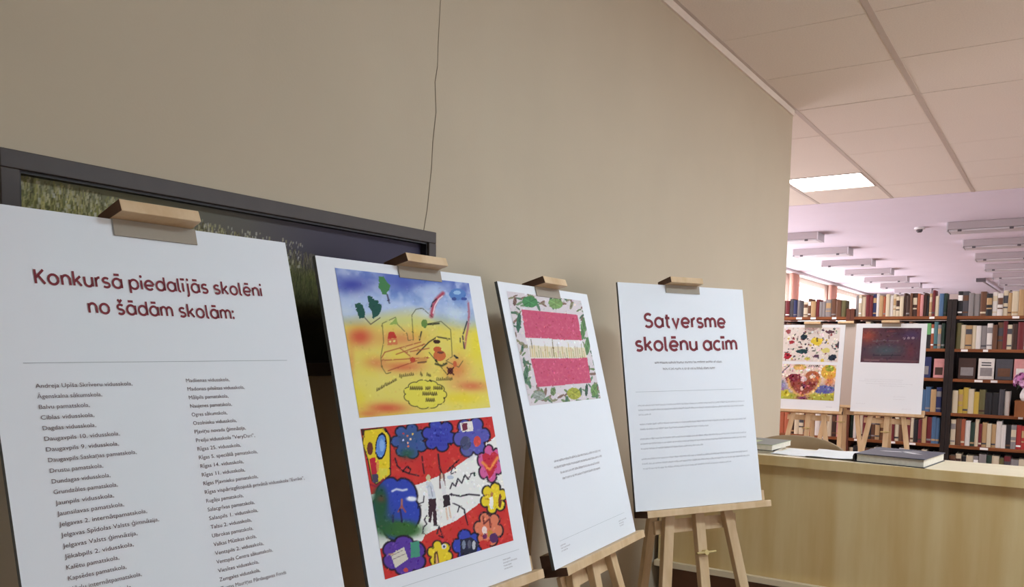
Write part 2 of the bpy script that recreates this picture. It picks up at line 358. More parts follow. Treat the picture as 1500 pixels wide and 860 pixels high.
# ------------------------------------------------------------------ raster painter for the printed pictures (ink as point colours on a fine flat grid)
def homog(q):
    src = [(0, 0), (1, 0), (1, 1), (0, 1)]; A = []; B = []
    for (s, t), (x, y) in zip(src, q):
        A.append([s, t, 1, 0, 0, 0, -x*s, -x*t]); B.append(x); A.append([0, 0, 0, s, t, 1, -y*s, -y*t]); B.append(y)
    h = np.linalg.solve(np.array(A, float), np.array(B, float)); return np.append(h, 1).reshape(3, 3)
class Paint:
    def __init__(s, nx, ny, quad, bg):
        s.nx, s.ny = nx, ny; S, T = np.meshgrid(np.linspace(0, 1, nx), np.linspace(0, 1, ny)); s.S, s.T = S, T
        h = homog(quad); w = h[2, 0]*S+h[2, 1]*T+h[2, 2]
        s.X = (h[0, 0]*S+h[0, 1]*T+h[0, 2])/w; s.Y = (h[1, 0]*S+h[1, 1]*T+h[1, 2])/w
        s.C = np.zeros((ny, nx, 3)); s.C[:] = bg; s.rng = np.random.default_rng(7)
    def mix(s, m, c):
        m = np.clip(m, 0, 1)[..., None]; s.C = s.C*(1-m)+np.array(c, float)*m; return s
    def noise(s, fx, fy=None, seed=0, oct=3):
        fy = fy or fx; out = np.zeros((s.ny, s.nx)); a = 1; tot = 0; rg = np.random.default_rng(seed)
        for o in range(oct):
            gx, gy = int(fx*2**o)+2, int(fy*2**o)+2; g = rg.random((gy+1, gx+1))
            x = s.S*(gx-1); y = s.T*(gy-1); xi = x.astype(int); yi = y.astype(int); u = x-xi; v = y-yi; u = u*u*(3-2*u); v = v*v*(3-2*v)
            out += a*((g[yi, xi]*(1-u)+g[yi, xi+1]*u)*(1-v)+(g[yi+1, xi]*(1-u)+g[yi+1, xi+1]*u)*v); tot += a; a *= .5
        return out/tot
    def blob(s, x, y, rx, ry, c, k=1.0, p=2):
        d = ((s.X-x)/rx)**2+((s.Y-y)/ry)**2; return s.mix(k*np.exp(-d**(p/2)), c)
    def ell(s, x, y, rx, ry, c, rot=0, edge=None, ew=3):
        a = R(rot); dx = s.X-x; dy = s.Y-y; u = dx*math.cos(a)+dy*math.sin(a); v = -dx*math.sin(a)+dy*math.cos(a)
        d = np.sqrt((u/rx)**2+(v/ry)**2); m = min(rx, ry)
        if edge is not None: s.mix(((d-1)*m < ew)*1.0, edge)
        return s.mix((d < 1)*1.0, c)
    def inpoly(s, P):
        ins = np.zeros(s.X.shape, bool); n = len(P)
        for i in range(n):
            (x1, y1), (x2, y2) = P[i], P[(i+1) % n]
            if y1 == y2: continue
            c = ((y1 > s.Y) != (y2 > s.Y)) & (s.X < (x2-x1)*(s.Y-y1)/(y2-y1)+x1); ins ^= c
        return ins
    def dist(s, P):
        D = np.full(s.X.shape, 1e9)
        for (x1, y1), (x2, y2) in zip(P, P[1:]):
            L = max((x2-x1)**2+(y2-y1)**2, 1e-9); t = np.clip(((s.X-x1)*(x2-x1)+(s.Y-y1)*(y2-y1))/L, 0, 1)
            D = np.minimum(D, np.hypot(s.X-x1-t*(x2-x1), s.Y-y1-t*(y2-y1)))
        return D
    def line(s, P, w, c, k=1.0): return s.mix(k*np.clip(1.2-s.dist(P)/w, 0, 1), c)
    def poly(s, P, c, edge=None, ew=4, k=1.0):
        s.mix(s.inpoly(P)*k, c)
        if edge is not None: s.line(P+[P[0]], ew, edge)
        return s
    def cloud(s, x, y, rx, ry, n, c, edge=(35, 25, 40), ew=5, ph=0, bump=0.28, rot=0):
        """flower / cloud shape with rounded lobes and a dark outline"""
        P = []
        for i in range(n*8):
            a = 2*math.pi*i/(n*8)+ph; r = 1-bump+bump*abs(math.cos(n*(a-ph)/2))**0.6*1.0
            P.append((x+rx*r*math.cos(a), y+ry*r*math.sin(a)))
        return s.poly(P, c, edge, ew)
    def dabs(s, n, r, amp, seed=1, box=None):
        rg = random.Random(seed); x0, x1, y0, y1 = s.X.min(), s.X.max(), s.Y.min(), s.Y.max()
        for _ in range(n):
            i, j = rg.randrange(s.ny), rg.randrange(s.nx); c = s.C[i, j]+np.array([rg.uniform(-amp, amp)]*3)+np.array([rg.uniform(-amp, amp)*.5 for _ in range(3)])
            s.ell(s.X[i, j], s.Y[i, j], rg.uniform(.5, 1)*r, rg.uniform(.25, .6)*r, tuple(c), rg.uniform(0, 180))
        return s
    def obj(s, name, parent, u0, v0, u1, v1, z, m, wob=None):
        """corner (u0,v1) is the top left"""
        nx, ny = s.nx, s.ny
        Xs = u0+(u1-u0)*s.S; Ys = v1+(v0-v1)*s.T
        V = np.stack([Xs, Ys, np.full_like(Xs, z)], -1).reshape(-1, 3)
        i = np.arange(nx*ny).reshape(ny, nx); F = np.stack([i[1:, :-1], i[1:, 1:], i[:-1, 1:], i[:-1, :-1]], -1).reshape(-1, 4)
        me = bpy.data.meshes.new(name); me.from_pydata(V.tolist(), [], F.tolist())
        a = me.color_attributes.new('ink', 'FLOAT_COLOR', 'POINT')
        c = np.clip(s.C.reshape(-1, 3), 0, 255)/255; g_ = c.mean(1, keepdims=True); c = c*.9+g_*.1; c = c*.96+.02; c = np.where(c <= 0.04045, c/12.92, ((c+0.055)/1.055)**2.4)
        c = c*s.gain if hasattr(s, 'gain') else c
        a.data.foreach_set('color', np.concatenate([c, np.ones((len(c), 1))], 1).astype(np.float32).ravel())
        me.materials.append(m); o = bpy.data.objects.new(name, me); COL.objects.link(o)
        if parent: o.parent = parent
        return o

# ---- watercolour: blue sky, yellow field, map outline with oak leaves (picture coordinates of the first print)
def art_watercolour():
    p = Paint(230, 220, [(105, 105), (757, 187), (845, 780), (215, 840)], (232, 214, 92)); T = p.T; S = p.S; n1 = p.noise(5, 6, 1, 4); n2 = p.noise(4, 3, 2, 4); n3 = p.noise(9, 9, 5, 3)
    p.mix(np.clip((n2-.35)*2, 0, 1)*.5, (236, 222, 120)); p.mix(np.clip((n3-.5)*3, 0, 1)*.35, (240, 214, 40))
    sky = np.clip((0.42-T-0.05*(n1-.5)-0.10*np.exp(-((S-.5)/.3)**2))*9, 0, 1); p.mix(sky, (176, 198, 232))
    p.mix(np.clip((0.40-T)*6, 0, 1)*np.clip((n1-.42)*4, 0, 1)*.85, (104, 138, 208)); p.mix(np.clip((0.16-T)*10, 0, 1)*np.clip((n2-.3)*3, 0, 1)*.8, (70, 88, 178))
    p.mix(np.clip((0.3-T)*6, 0, 1)*np.clip((n3-.55)*5, 0, 1)*.7, (206, 218, 236))
    p.blob(190, 190, 100, 45, (60, 70, 168), .95); p.blob(480, 190, 70, 25, (84, 96, 180), .6); p.blob(580, 170, 120, 22, (66, 92, 186), .8)
    p.blob(560, 330, 60, 30, (212, 222, 230), .8); p.blob(150, 320, 60, 25, (200, 216, 230), .8); p.blob(690, 330, 60, 40, (206, 222, 226), .75)
    p.blob(430, 370, 180, 26, (206, 214, 130), .7)
    for x, y, rx, ry, k in [(225, 445, 62, 45, 1.05), (420, 455, 110, 40, .55), (300, 570, 60, 30, .5), (430, 590, 95, 28, .75), (350, 790, 100, 26, .95), (260, 820, 60, 18, .6), (690, 600, 60, 60, .6), (760, 680, 75, 26, .75), (180, 570, 16, 90, .35), (500, 540, 40, 50, .3)]:
        p.blob(x, y, rx, ry, (222, 92, 56), k)
    p.blob(790, 480, 40, 90, (242, 222, 40), .8); p.blob(720, 740, 110, 28, (240, 214, 30), .7); p.blob(200, 740, 60, 50, (236, 214, 50), .7)
    g1, g2 = (52, 108, 72), (34, 86, 74)
    p.poly([(322, 150), (345, 150), (360, 175), (378, 195), (372, 218), (360, 228), (362, 240), (338, 238), (330, 215), (320, 205)], (70, 132, 76))
    p.poly([(265, 242), (290, 250), (300, 265), (318, 268), (315, 282), (336, 288), (330, 318), (318, 340), (290, 356), (284, 320), (270, 300)], g2)
    p.poly([(203, 285), (222, 278), (240, 290), (252, 325), (248, 352), (222, 356), (215, 330), (205, 310)], g2)
    p.line([(362, 240), (372, 280)], 5, (60, 60, 90)); p.line([(248, 350), (278, 384), (325, 352)], 3, (80, 70, 60))
    p.ell(702, 240, 40, 28, (84, 130, 200)); p.ell(685, 262, 12, 8, (60, 80, 150)); p.ell(732, 262, 14, 8, (60, 80, 160)); p.ell(700, 232, 18, 10, (150, 190, 225))
    p.line([(575, 345), (582, 305), (600, 265), (632, 235)], 12, (190, 70, 90)); p.line([(583, 330), (592, 295), (612, 262), (630, 248)], 4, (240, 220, 225)); p.line([(575, 300), (583, 278), (600, 262)], 4, (40, 35, 50))
    p.line([(752, 280), (755, 330), (748, 400), (738, 450), (730, 500)], 6, (186, 84, 100), .8); p.line([(745, 370), (725, 430)], 4, (50, 50, 60)); p.line([(722, 440), (728, 500)], 4, (60, 50, 60))
    ink = (70, 72, 40)
    p.line([(350, 625), (328, 590), (325, 540), (340, 470), (335, 380), (400, 350), (410, 385), (455, 430), (460, 462), (485, 460), (480, 340), (500, 312), (530, 305), (580, 350)], 2.6, ink, .75)
    p.line([(540, 385), (620, 370), (665, 410), (668, 470), (670, 540), (640, 560), (700, 590), (720, 560)], 2.6, ink, .75); p.line([(350, 625), (372, 618)], 2.6, ink)
    p.line([(500, 530), (560, 470), (600, 445), (660, 455)], 4, (60, 50, 36)); p.line([(525, 420), (515, 460)], 4, (40, 40, 36)); p.line([(555, 385), (610, 380)], 5, (36, 40, 30)); p.ell(540, 380, 15, 20, (104, 142, 60)); p.poly([(370, 385), (405, 350), (410, 385)], (150, 180, 80))
    p.poly([(360, 455), (365, 422), (392, 420), (405, 450)], (206, 54, 40)); p.poly([(358, 456), (405, 452), (408, 482), (360, 486)], (222, 120, 70)); p.ell(372, 468, 6, 5, (236, 220, 120)); p.ell(392, 466, 6, 5, (236, 220, 120))
    for a, b in [((330, 560), (560, 545)), ((345, 520), (520, 470)), ((400, 530), (540, 480)), ((360, 610), (500, 560)), ((330, 545), (345, 520)), ((420, 500), (470, 540)), ((450, 520), (560, 500))]: p.line([a, b], 3.4, (170, 66, 40), .8)
    p.ell(610, 535, 30, 26, (214, 106, 50)); p.ell(600, 505, 20, 14, (206, 90, 44)); p.ell(598, 468, 17, 10, (60, 34, 26)); p.ell(615, 520, 16, 6, (120, 60, 40)); p.line([(590, 575), (620, 584), (642, 572)], 6, (60, 60, 30)); p.ell(480, 555, 14, 12, (200, 70, 40)); p.ell(525, 560, 22, 16, (216, 150, 70)); p.line([(505, 570), (545, 565)], 4, (90, 60, 40))
    p.ell(660, 608, 14, 16, (110, 44, 30)); p.line([(645, 592), (675, 626)], 4, (60, 20, 20)); p.line([(675, 592), (645, 626)], 4, (60, 20, 20)); p.ell(682, 575, 9, 15, (214, 96, 50)); p.line([(560, 520), (600, 570), (640, 620)], 2.6, ink); p.line([(680, 535), (694, 545)], 5, (30, 34, 40)); p.line([(710, 450), (710, 470)], 3, (40, 40, 40))
    for (xa, ya), (xb, yb), n in [((300, 705), (400, 650), 13), ((412, 635), (485, 625), 8), ((515, 620), (525, 632), 2), ((545, 625), (566, 632), 3), ((590, 650), (670, 645), 9)]:
        for i in range(n):
            t = (i+.5)/n; x = xa+(xb-xa)*t; y = ya+(yb-ya)*t; p.line([(x-2, y+6), (x, y-6-3*(i % 3 == 0)), (x+3, y+4)], 2.4, (84, 70, 30), .85)
    p.cloud(536, 722, 104, 70, 11, (234, 220, 70), (70, 66, 34), 2.8, bump=.10)
    for (xa, xb, y) in [(465, 520, 692), (540, 565, 692), (578, 618, 690), (525, 590, 718), (540, 582, 748)]:
        x = xa
        while x < xb: p.line([(x, y+8), (x+2, y-8), (x+6, y+6)], 2.6, (70, 58, 26), .95); x += 9
    return p
# ---- bold felt pen drawing: red-white-red with thought clouds and two pupils
def art_thoughts():
    p = Paint(230, 210, [(90, 100), (722, 30), (835, 620), (220, 837)], (236, 236, 228)); dk = (30, 22, 34); rd = (212, 44, 40)
    p.poly([(60, 60), (760, 0), (745, 120), (620, 225), (520, 300), (380, 362), (150, 420), (60, 380)], rd); p.poly([(400, 612), (560, 535), (680, 440), (800, 380), (880, 640), (500, 760), (200, 860), (150, 700)], rd)
    p.mix(p.inpoly([(150, 640), (200, 560), (430, 560), (400, 640), (220, 660)])*1.0, (236, 236, 228))
    n = p.noise(12, 12, 3, 3); p.mix((p.C[..., 0] > 190)*(p.C[..., 1] < 90)*np.clip((n-.5)*2, 0, 1)*.5, (232, 84, 50))
    p.ell(245, 500, 0.1, .1, rd)
    p.poly([(108, 105), (200, 92), (235, 130), (240, 320), (205, 350), (170, 368), (150, 352), (128, 250), (100, 170)], (238, 206, 26), dk, 4)
    p.ell(138, 195, 15, 32, (110, 50, 34)); p.ell(192, 182, 23, 55, (90, 140, 220), 5, dk, 5); p.ell(196, 178, 12, 30, (130, 176, 232)); p.poly([(135, 245), (165, 235), (178, 300), (165, 330), (148, 330)], (200, 30, 50)); p.poly([(148, 320), (180, 318), (180, 360), (155, 362)], (70, 60, 90)); p.ell(176, 280, 7, 30, (230, 140, 60)); p.poly([(185, 290), (225, 290), (225, 320), (190, 345)], (226, 214, 60))
    p.cloud(330, 155, 90, 86, 7, (56, 86, 160), dk, 5, ph=.4); p.blob(320, 215, 40, 26, (40, 92, 70), 1); p.blob(300, 150, 26, 30, (62, 80, 110), .8); p.blob(350, 130, 40, 40, (52, 84, 120), .6)
    for x, y, c in [(320, 130, (224, 120, 60)), (335, 145, (236, 200, 160)), (322, 165, (240, 180, 150)), (300, 120, (200, 60, 60)), (345, 120, (230, 190, 80)), (300, 150, (190, 200, 240)), (325, 180, (230, 120, 80))]: p.ell(x, y, 5, 5, c)
    p.cloud(472, 125, 82, 80, 6, (58, 66, 176), dk, 5, ph=.2)
    for y in (95, 120, 145, 168):
        x = 430
        while x < 515: p.line([(x, y+6), (x+3, y-6)], 1.8, (38, 40, 140), .8); x += 8
    p.cloud(628, 130, 88, 98, 6, (84, 84, 176), dk, 5, ph=.9); p.poly([(572, 62), (630, 54), (636, 100), (578, 108)], (232, 226, 214)); p.poly([(580, 66), (606, 62), (608, 96), (584, 100)], (120, 40, 60)); p.ell(655, 150, 17, 26, (220, 70, 60)); p.ell(600, 160, 26, 34, (70, 74, 110)); p.blob(612, 205, 20, 20, (90, 100, 150), .9)
    p.cloud(718, 255, 62, 92, 6, (214, 88, 150), dk, 5, ph=.3); p.poly([(680, 215), (700, 200), (716, 215), (735, 195), (755, 210), (750, 270), (720, 330), (690, 270)], (206, 36, 56)); p.line([(682, 250), (716, 282), (752, 225)], 9, (244, 140, 60)); p.ell(716, 265, 8, 8, (220, 50, 50))
    p.cloud(270, 482, 122, 160, 5, (44, 66, 180), dk, 6, ph=.35, bump=.16); p.blob(190, 460, 40, 90, (34, 84, 56), 1.1, 4); p.blob(290, 585, 110, 44, (52, 104, 44), 1.2, 4); p.blob(200, 560, 60, 60, (40, 90, 52), 1); p.line([(250, 400), (270, 390), (300, 395), (320, 390)], 7, (214, 222, 240)); p.blob(345, 435, 26, 12, (230, 236, 246), 1.2, 4)
    p.line([(297, 440), (297, 480)], 6, (190, 110, 80)); p.line([(280, 500), (297, 470), (316, 500)], 5, (170, 80, 70)); p.line([(290, 490), (300, 550)], 5, (40, 30, 70)); p.line([(255, 520), (255, 550)], 6, (40, 40, 80)); p.blob(195, 440, 20, 16, (120, 60, 40), .7)
    p.cloud(312, 715, 112, 98, 6, (88, 52, 156), dk, 6, ph=.5, bump=.18); p.poly([(245, 712), (310, 672), (332, 730), (270, 778)], (214, 206, 186)); p.poly([(342, 650), (384, 640), (390, 715), (345, 725)], (66, 150, 120)); p.ell(322, 785, 12, 10, (206, 70, 60)); p.poly([(220, 800), (232, 785), (258, 812), (240, 835), (220, 838)], rd); p.line([(236, 712), (258, 708)], 5, (200, 150, 110))
    for q in ((250, 718, 305, 688), (258, 735, 318, 705)): p.line([(q[0], q[1]), (q[2], q[3])], 1.8, (110, 90, 100))
    p.cloud(486, 700, 62, 68, 6, (240, 208, 30), dk, 5, ph=.2); p.line([(462, 745), (462, 700), (470, 688), (480, 745)], 5, (70, 36, 34)); p.ell(505, 662, 12, 12, (214, 214, 224)); p.ell(505, 662, 5, 6, (60, 60, 90)); p.poly([(470, 700), (480, 745), (468, 748)], (230, 160, 120))
    p.cloud(618, 655, 74, 82, 5, (50, 66, 180), dk, 5, ph=.6); p.poly([(582, 625), (635, 612), (672, 640), (660, 690), (585, 705)], (40, 40, 60)); p.ell(600, 650, 9, 22, (120, 130, 150)); p.ell(626, 648, 9, 22, (90, 90, 110)); p.ell(648, 650, 8, 22, (190, 190, 196))
    p.cloud(716, 570, 70, 86, 6, (228, 120, 84), dk, 5, ph=.1); p.line([(690, 510), (694, 545), (720, 520), (726, 560)], 5, (110, 40, 40)); p.ell(697, 575, 12, 18, (240, 214, 206)); p.ell(724, 592, 14, 18, (206, 140, 50)); p.ell(742, 612, 20, 24, (84, 40, 96)); p.ell(700, 605, 10, 14, (120, 40, 90)); p.ell(700, 640, 28, 16, rd)
    p.cloud(738, 420, 64, 76, 6, (240, 208, 30), dk, 5, ph=.7); p.ell(728, 440, 9, 34, (240, 236, 226)); p.ell(768, 432, 8, 34, (120, 60, 40)); p.ell(728, 402, 7, 12, (190, 120, 70)); p.line([(700, 405), (716, 405)], 3, (200, 140, 30)); p.line([(698, 425), (716, 425)], 3, (200, 140, 30))
    # squiggles and arrows
    p.line([(262, 240), (272, 275), (300, 300), (330, 312)], 5, dk); p.line([(300, 300), (320, 278), (338, 290), (330, 312), (378, 322)], 4, dk); p.line([(392, 228), (400, 290), (404, 310)], 4, dk); p.line([(470, 215), (478, 280), (490, 310)], 5, dk)
    p.line([(515, 295), (540, 268), (552, 280), (555, 300), (530, 310), (545, 262), (570, 240)], 3.2, dk); p.line([(530, 380), (540, 352), (556, 368), (566, 330), (585, 352), (600, 312), (616, 335), (628, 305), (645, 300)], 4, dk); p.ell(645, 308, 6, 10, (40, 70, 60))
    p.line([(532, 408), (580, 415), (620, 405), (670, 408)], 5, dk); p.line([(545, 450), (575, 462), (600, 480), (608, 520), (618, 552)], 4, dk); p.line([(568, 492), (575, 465), (600, 478), (600, 496)], 3.4, dk)
    p.line([(405, 418), (402, 450), (378, 458), (376, 480)], 3.4, dk); p.line([(420, 515), (408, 535), (420, 555), (404, 572), (402, 600)], 4, dk); p.line([(480, 610), (500, 620), (480, 565), (470, 600)], 4, dk); p.line([(140, 370), (170, 380), (215, 335)], 6, (150, 26, 50))
    # pupils
    p.ell(424, 330, 11, 15, (206, 190, 140)); p.poly([(412, 350), (436, 348), (450, 372), (462, 430), (428, 435), (420, 395)], (208, 214, 220)); p.poly([(426, 432), (462, 430), (466, 480), (470, 560), (452, 556), (448, 490), (440, 548), (428, 545)], (62, 38, 46)); p.line([(436, 372), (446, 420)], 2.5, (130, 140, 160)); p.line([(455, 560), (475, 560)], 4, (30, 30, 34))
    p.ell(487, 322, 9, 14, (214, 176, 150)); p.line([(480, 312), (482, 378)], 5, (96, 50, 46)); p.line([(498, 312), (504, 376)], 5, (96, 50, 46)); p.poly([(482, 345), (502, 343), (512, 405), (494, 410)], (226, 224, 222)); p.poly([(496, 415), (526, 408), (534, 460), (500, 472)], (48, 36, 42)); p.line([(512, 475), (520, 530)], 4, (226, 186, 150)); p.line([(526, 470), (536, 520)], 4, (226, 186, 150)); p.ell(530, 325, 16, 10, (190, 200, 214))
    p.poly([(90, 98), (104, 97), (110, 128), (96, 132)], (70, 34, 30)); p.line([(212, 95), (228, 120), (240, 150)], 4, dk)
    return p
# ---- two crimson bars inside a wreath of leaves
def art_wreath():
    p = Paint(170, 190, [(85, 142), (492, 185), (583, 722), (205, 770)], (214, 204, 206)); rng = random.Random(11)
    n = p.noise(30, 30, 2, 2); p.mix(np.clip((n-.5)*2, 0, 1)*.3, (196, 182, 176)); bar = (204, 78, 108)
    def leafs(x0, y0, x1, y1, cnt, cs, r=(8, 15)):
        for _ in range(cnt):
            x = rng.uniform(x0, x1); y = rng.uniform(y0, y1); a = rng.uniform(0, 180); c = rng.choice(cs); q = rng.uniform(*r)
            p.ell(x, y, q*1.7, q*.55, c, a); p.line([(x-q*1.5*math.cos(R(a)), y-q*1.5*math.sin(R(a))), (x+q*1.5*math.cos(R(a)), y+q*1.5*math.sin(R(a)))], 1.6, tuple(v*.75 for v in c), .8)
    G = [(96, 132, 104), (122, 150, 112), (84, 118, 92), (150, 146, 112), (140, 110, 96), (120, 144, 96)]
    leafs(110, 165, 480, 240, 26, G); leafs(115, 260, 160, 400, 9, G); leafs(150, 420, 185, 500, 8, G); leafs(165, 510, 215, 660, 12, G); leafs(210, 680, 575, 745, 34, G); leafs(490, 210, 520, 480, 14, G); leafs(515, 480, 570, 700, 16, G)
    for x, y, rx, ry, c in [(212, 200, 42, 32, (74, 138, 82)), (352, 205, 40, 30, (124, 160, 92)), (150, 320, 12, 55, (62, 108, 84)), (500, 340, 14, 62, (96, 136, 84)), (188, 600, 12, 48, (84, 120, 92)), (440, 700, 36, 32, (166, 168, 60)), (255, 715, 34, 24, (150, 158, 146)), (548, 680, 18, 34, (110, 146, 84)), (330, 690, 14, 24, (110, 134, 88)), (520, 440, 14, 50, (100, 140, 90)), (508, 680, 8, 34, (70, 96, 80)), (130, 200, 10, 26, (120, 90, 80))]:
        p.ell(x, y, rx, ry, c, 5); p.line([(x-rx*.8, y+ry*.6), (x+rx*.8, y-ry*.6)], 2.2, tuple(v*.75 for v in c)); p.line([(x, y-ry*.9), (x, y+ry*.9)], 2, tuple(v*.8 for v in c)); p.line([(x-rx*.7, y-ry*.5), (x+rx*.7, y+ry*.5)], 2, tuple(min(255, v*1.25) for v in c))
    p.poly([(187, 403), (492, 408), (517, 505), (213, 515)], (226, 222, 220)); p.poly([(205, 445), (505, 450), (515, 505), (215, 512)], (224, 210, 176))
    for i in range(26):
        x = 208+i*11.6; h = 26+60*rng.random(); p.line([(x, 508-h), (x+6, 508)], 2.6, rng.choice([(184, 158, 90), (150, 156, 100), (206, 176, 96), (170, 150, 120)]), .8)
    p.line([(215, 410), (222, 460)], 2.4, (96, 90, 70)); p.line([(330, 410), (338, 500)], 2.6, (120, 104, 60))
    for P in ([(165, 245), (470, 265), (492, 408), (187, 403)], [(213, 515), (517, 505), (533, 640), (247, 670)]):
        p.poly(P, bar); ins = p.inpoly(P); n = p.noise(50, 50, 4, 2); p.mix(ins*np.clip((n-.45)*3, 0, 1)*.35, (224, 112, 138))
    return p
def art_scatter():
    p = Paint(110, 80, [(40, 85), (505, 95), (500, 385), (25, 370)], (222, 214, 204)); rg = random.Random(5)
    n = p.noise(8, 8, 1); p.mix(np.clip((n-.4)*2, 0, 1)*.3, (226, 200, 190))
    cs = [(40, 62, 72), (150, 34, 44), (70, 48, 70), (34, 54, 60), (206, 182, 70), (120, 50, 60), (120, 140, 110)]
    for _ in range(40):
        x = rg.uniform(50, 490); y = rg.uniform(95, 375); c = rg.choice(cs); s = rg.uniform(8, 16); a = rg.uniform(0, 6)
        p.poly([(x+s*math.cos(a+q)*(1 if i % 2 else .5), y+s*math.sin(a+q)*(1 if i % 2 else .5)) for i, q in enumerate([0, .8, 1.6, 2.4, 3.1, 3.9, 4.7, 5.5])], c)
    for _ in range(46):
        x = rg.uniform(50, 490); y = rg.uniform(95, 375); c = rg.choice([(90, 96, 90), (150, 130, 120), (110, 70, 80), (130, 140, 120), (60, 60, 70), (176, 150, 140)]); p.ell(x, y, rg.uniform(5, 17), rg.uniform(3, 8), c, rg.uniform(0, 180))
    for x, y, w, h, c in [(320, 205, 62, 46, (226, 200, 50)), (205, 170, 34, 34, (30, 50, 60)), (200, 290, 70, 24, (26, 60, 66)), (75, 325, 42, 34, (170, 30, 44)), (105, 210, 30, 24, (160, 34, 48)), (395, 285, 46, 34, (214, 204, 110)), (455, 345, 44, 32, (36, 46, 62)), (245, 355, 30, 20, (206, 196, 90)), (270, 90, 62, 34, (196, 170, 160)), (320, 330, 32, 22, (86, 60, 84)), (425, 130, 40, 18, (90, 60, 70)), (370, 368, 22, 16, (214, 190, 70)), (495, 245, 12, 44, (70, 66, 76)), (75, 120, 26, 30, (156, 70, 70))]:
        p.poly([(x+w*rg.uniform(.62, 1.0)*math.cos(a), y+h*rg.uniform(.55, 1.05)*math.sin(a)) for a in [rg.uniform(-.15, .15)+2*math.pi*q/11 for q in range(11)]], c)
    p.line([(318, 180), (320, 205)], 7, (40, 34, 30)); p.line([(255, 72), (335, 78)], 6, (150, 90, 90)); p.ell(75, 320, 10, 8, (60, 20, 30))
    return p
def art_heart():
    p = Paint(110, 75, [(25, 412), (490, 420), (475, 725), (15, 705)], (224, 204, 190)); n = p.noise(6, 5, 3)
    p.mix((p.Y > 560)*np.clip((p.Y-560)/60, 0, 1)*.9, (150, 140, 170)); p.mix(np.clip((p.Y-640)/30, 0, 1), (176, 176, 60)); p.mix(np.clip((n-.5)*4, 0, 1)*.3, (220, 160, 80))
    p.ell(430, 480, 70, 62, (224, 174, 60)); p.blob(440, 560, 40, 40, (220, 120, 60), .9); p.ell(430, 450, 34, 26, (150, 160, 60)); p.ell(60, 660, 50, 30, (206, 196, 50)); p.ell(390, 630, 90, 36, (92, 96, 160)); p.blob(45, 590, 30, 40, (120, 120, 170), .9)
    p.ell(180, 440, 54, 26, (224, 180, 90)); p.ell(135, 545, 68, 50, (132, 44, 60)); p.ell(290, 530, 66, 60, (176, 96, 60)); p.poly([(80, 560), (350, 560), (300, 640), (215, 690), (130, 640)], (150, 70, 60))
    p.line([(90, 540), (100, 600), (150, 660), (215, 685), (290, 655), (340, 600), (355, 540)], 15, (226, 176, 100)); p.ell(215, 540, 24, 26, (226, 200, 200)); p.ell(290, 520, 26, 18, (240, 214, 190)); p.ell(175, 475, 34, 14, (236, 216, 200)); p.ell(215, 600, 18, 22, (90, 30, 50)); p.ell(285, 590, 30, 16, (120, 50, 40)); p.ell(205, 620, 14, 18, (230, 190, 170)); p.blob(215, 700, 50, 12, (130, 40, 100), 1.2)
    for i in range(5): p.line([(30+i*14, 490-i*14), (45+i*14, 470-i*14)], 4, (70, 60, 80))
    for i in range(6): p.line([(140+i*14, 430), (150+i*14, 416)], 4, (110, 90, 60)); p.line([(256+i*16, 436), (266+i*16, 422)], 4, (60, 56, 80))
    return p
def art_dark():
    p = Paint(100, 66, [(88, 85), (578, 97), (576, 410), (85, 392)], (84, 54, 66)); n = p.noise(6, 5, 6, 4)
    p.mix(np.clip((n-.4)*2, 0, 1)*.5, (60, 46, 62)); p.blob(130, 160, 80, 60, (150, 64, 46), .9); p.blob(290, 290, 130, 50, (66, 84, 90), .9); p.blob(500, 160, 80, 40, (66, 50, 90), .8); p.blob(500, 300, 40, 80, (110, 50, 60), .6); p.blob(330, 120, 40, 10, (140, 66, 66), .7)
    p.line([(180, 205), (400, 205)], 3, (110, 104, 110)); p.line([(110, 365), (560, 392)], 6, (120, 84, 84), .7); p.line([(120, 375), (240, 380)], 6, (150, 120, 120), .7); p.line([(190, 332), (420, 336)], 4, (40, 40, 50))
    for x in (438, 475, 512): p.ell(x, 185, 11, 10, (158, 140, 150)); p.ell(x, 185, 4, 4, (100, 70, 90))
    return p
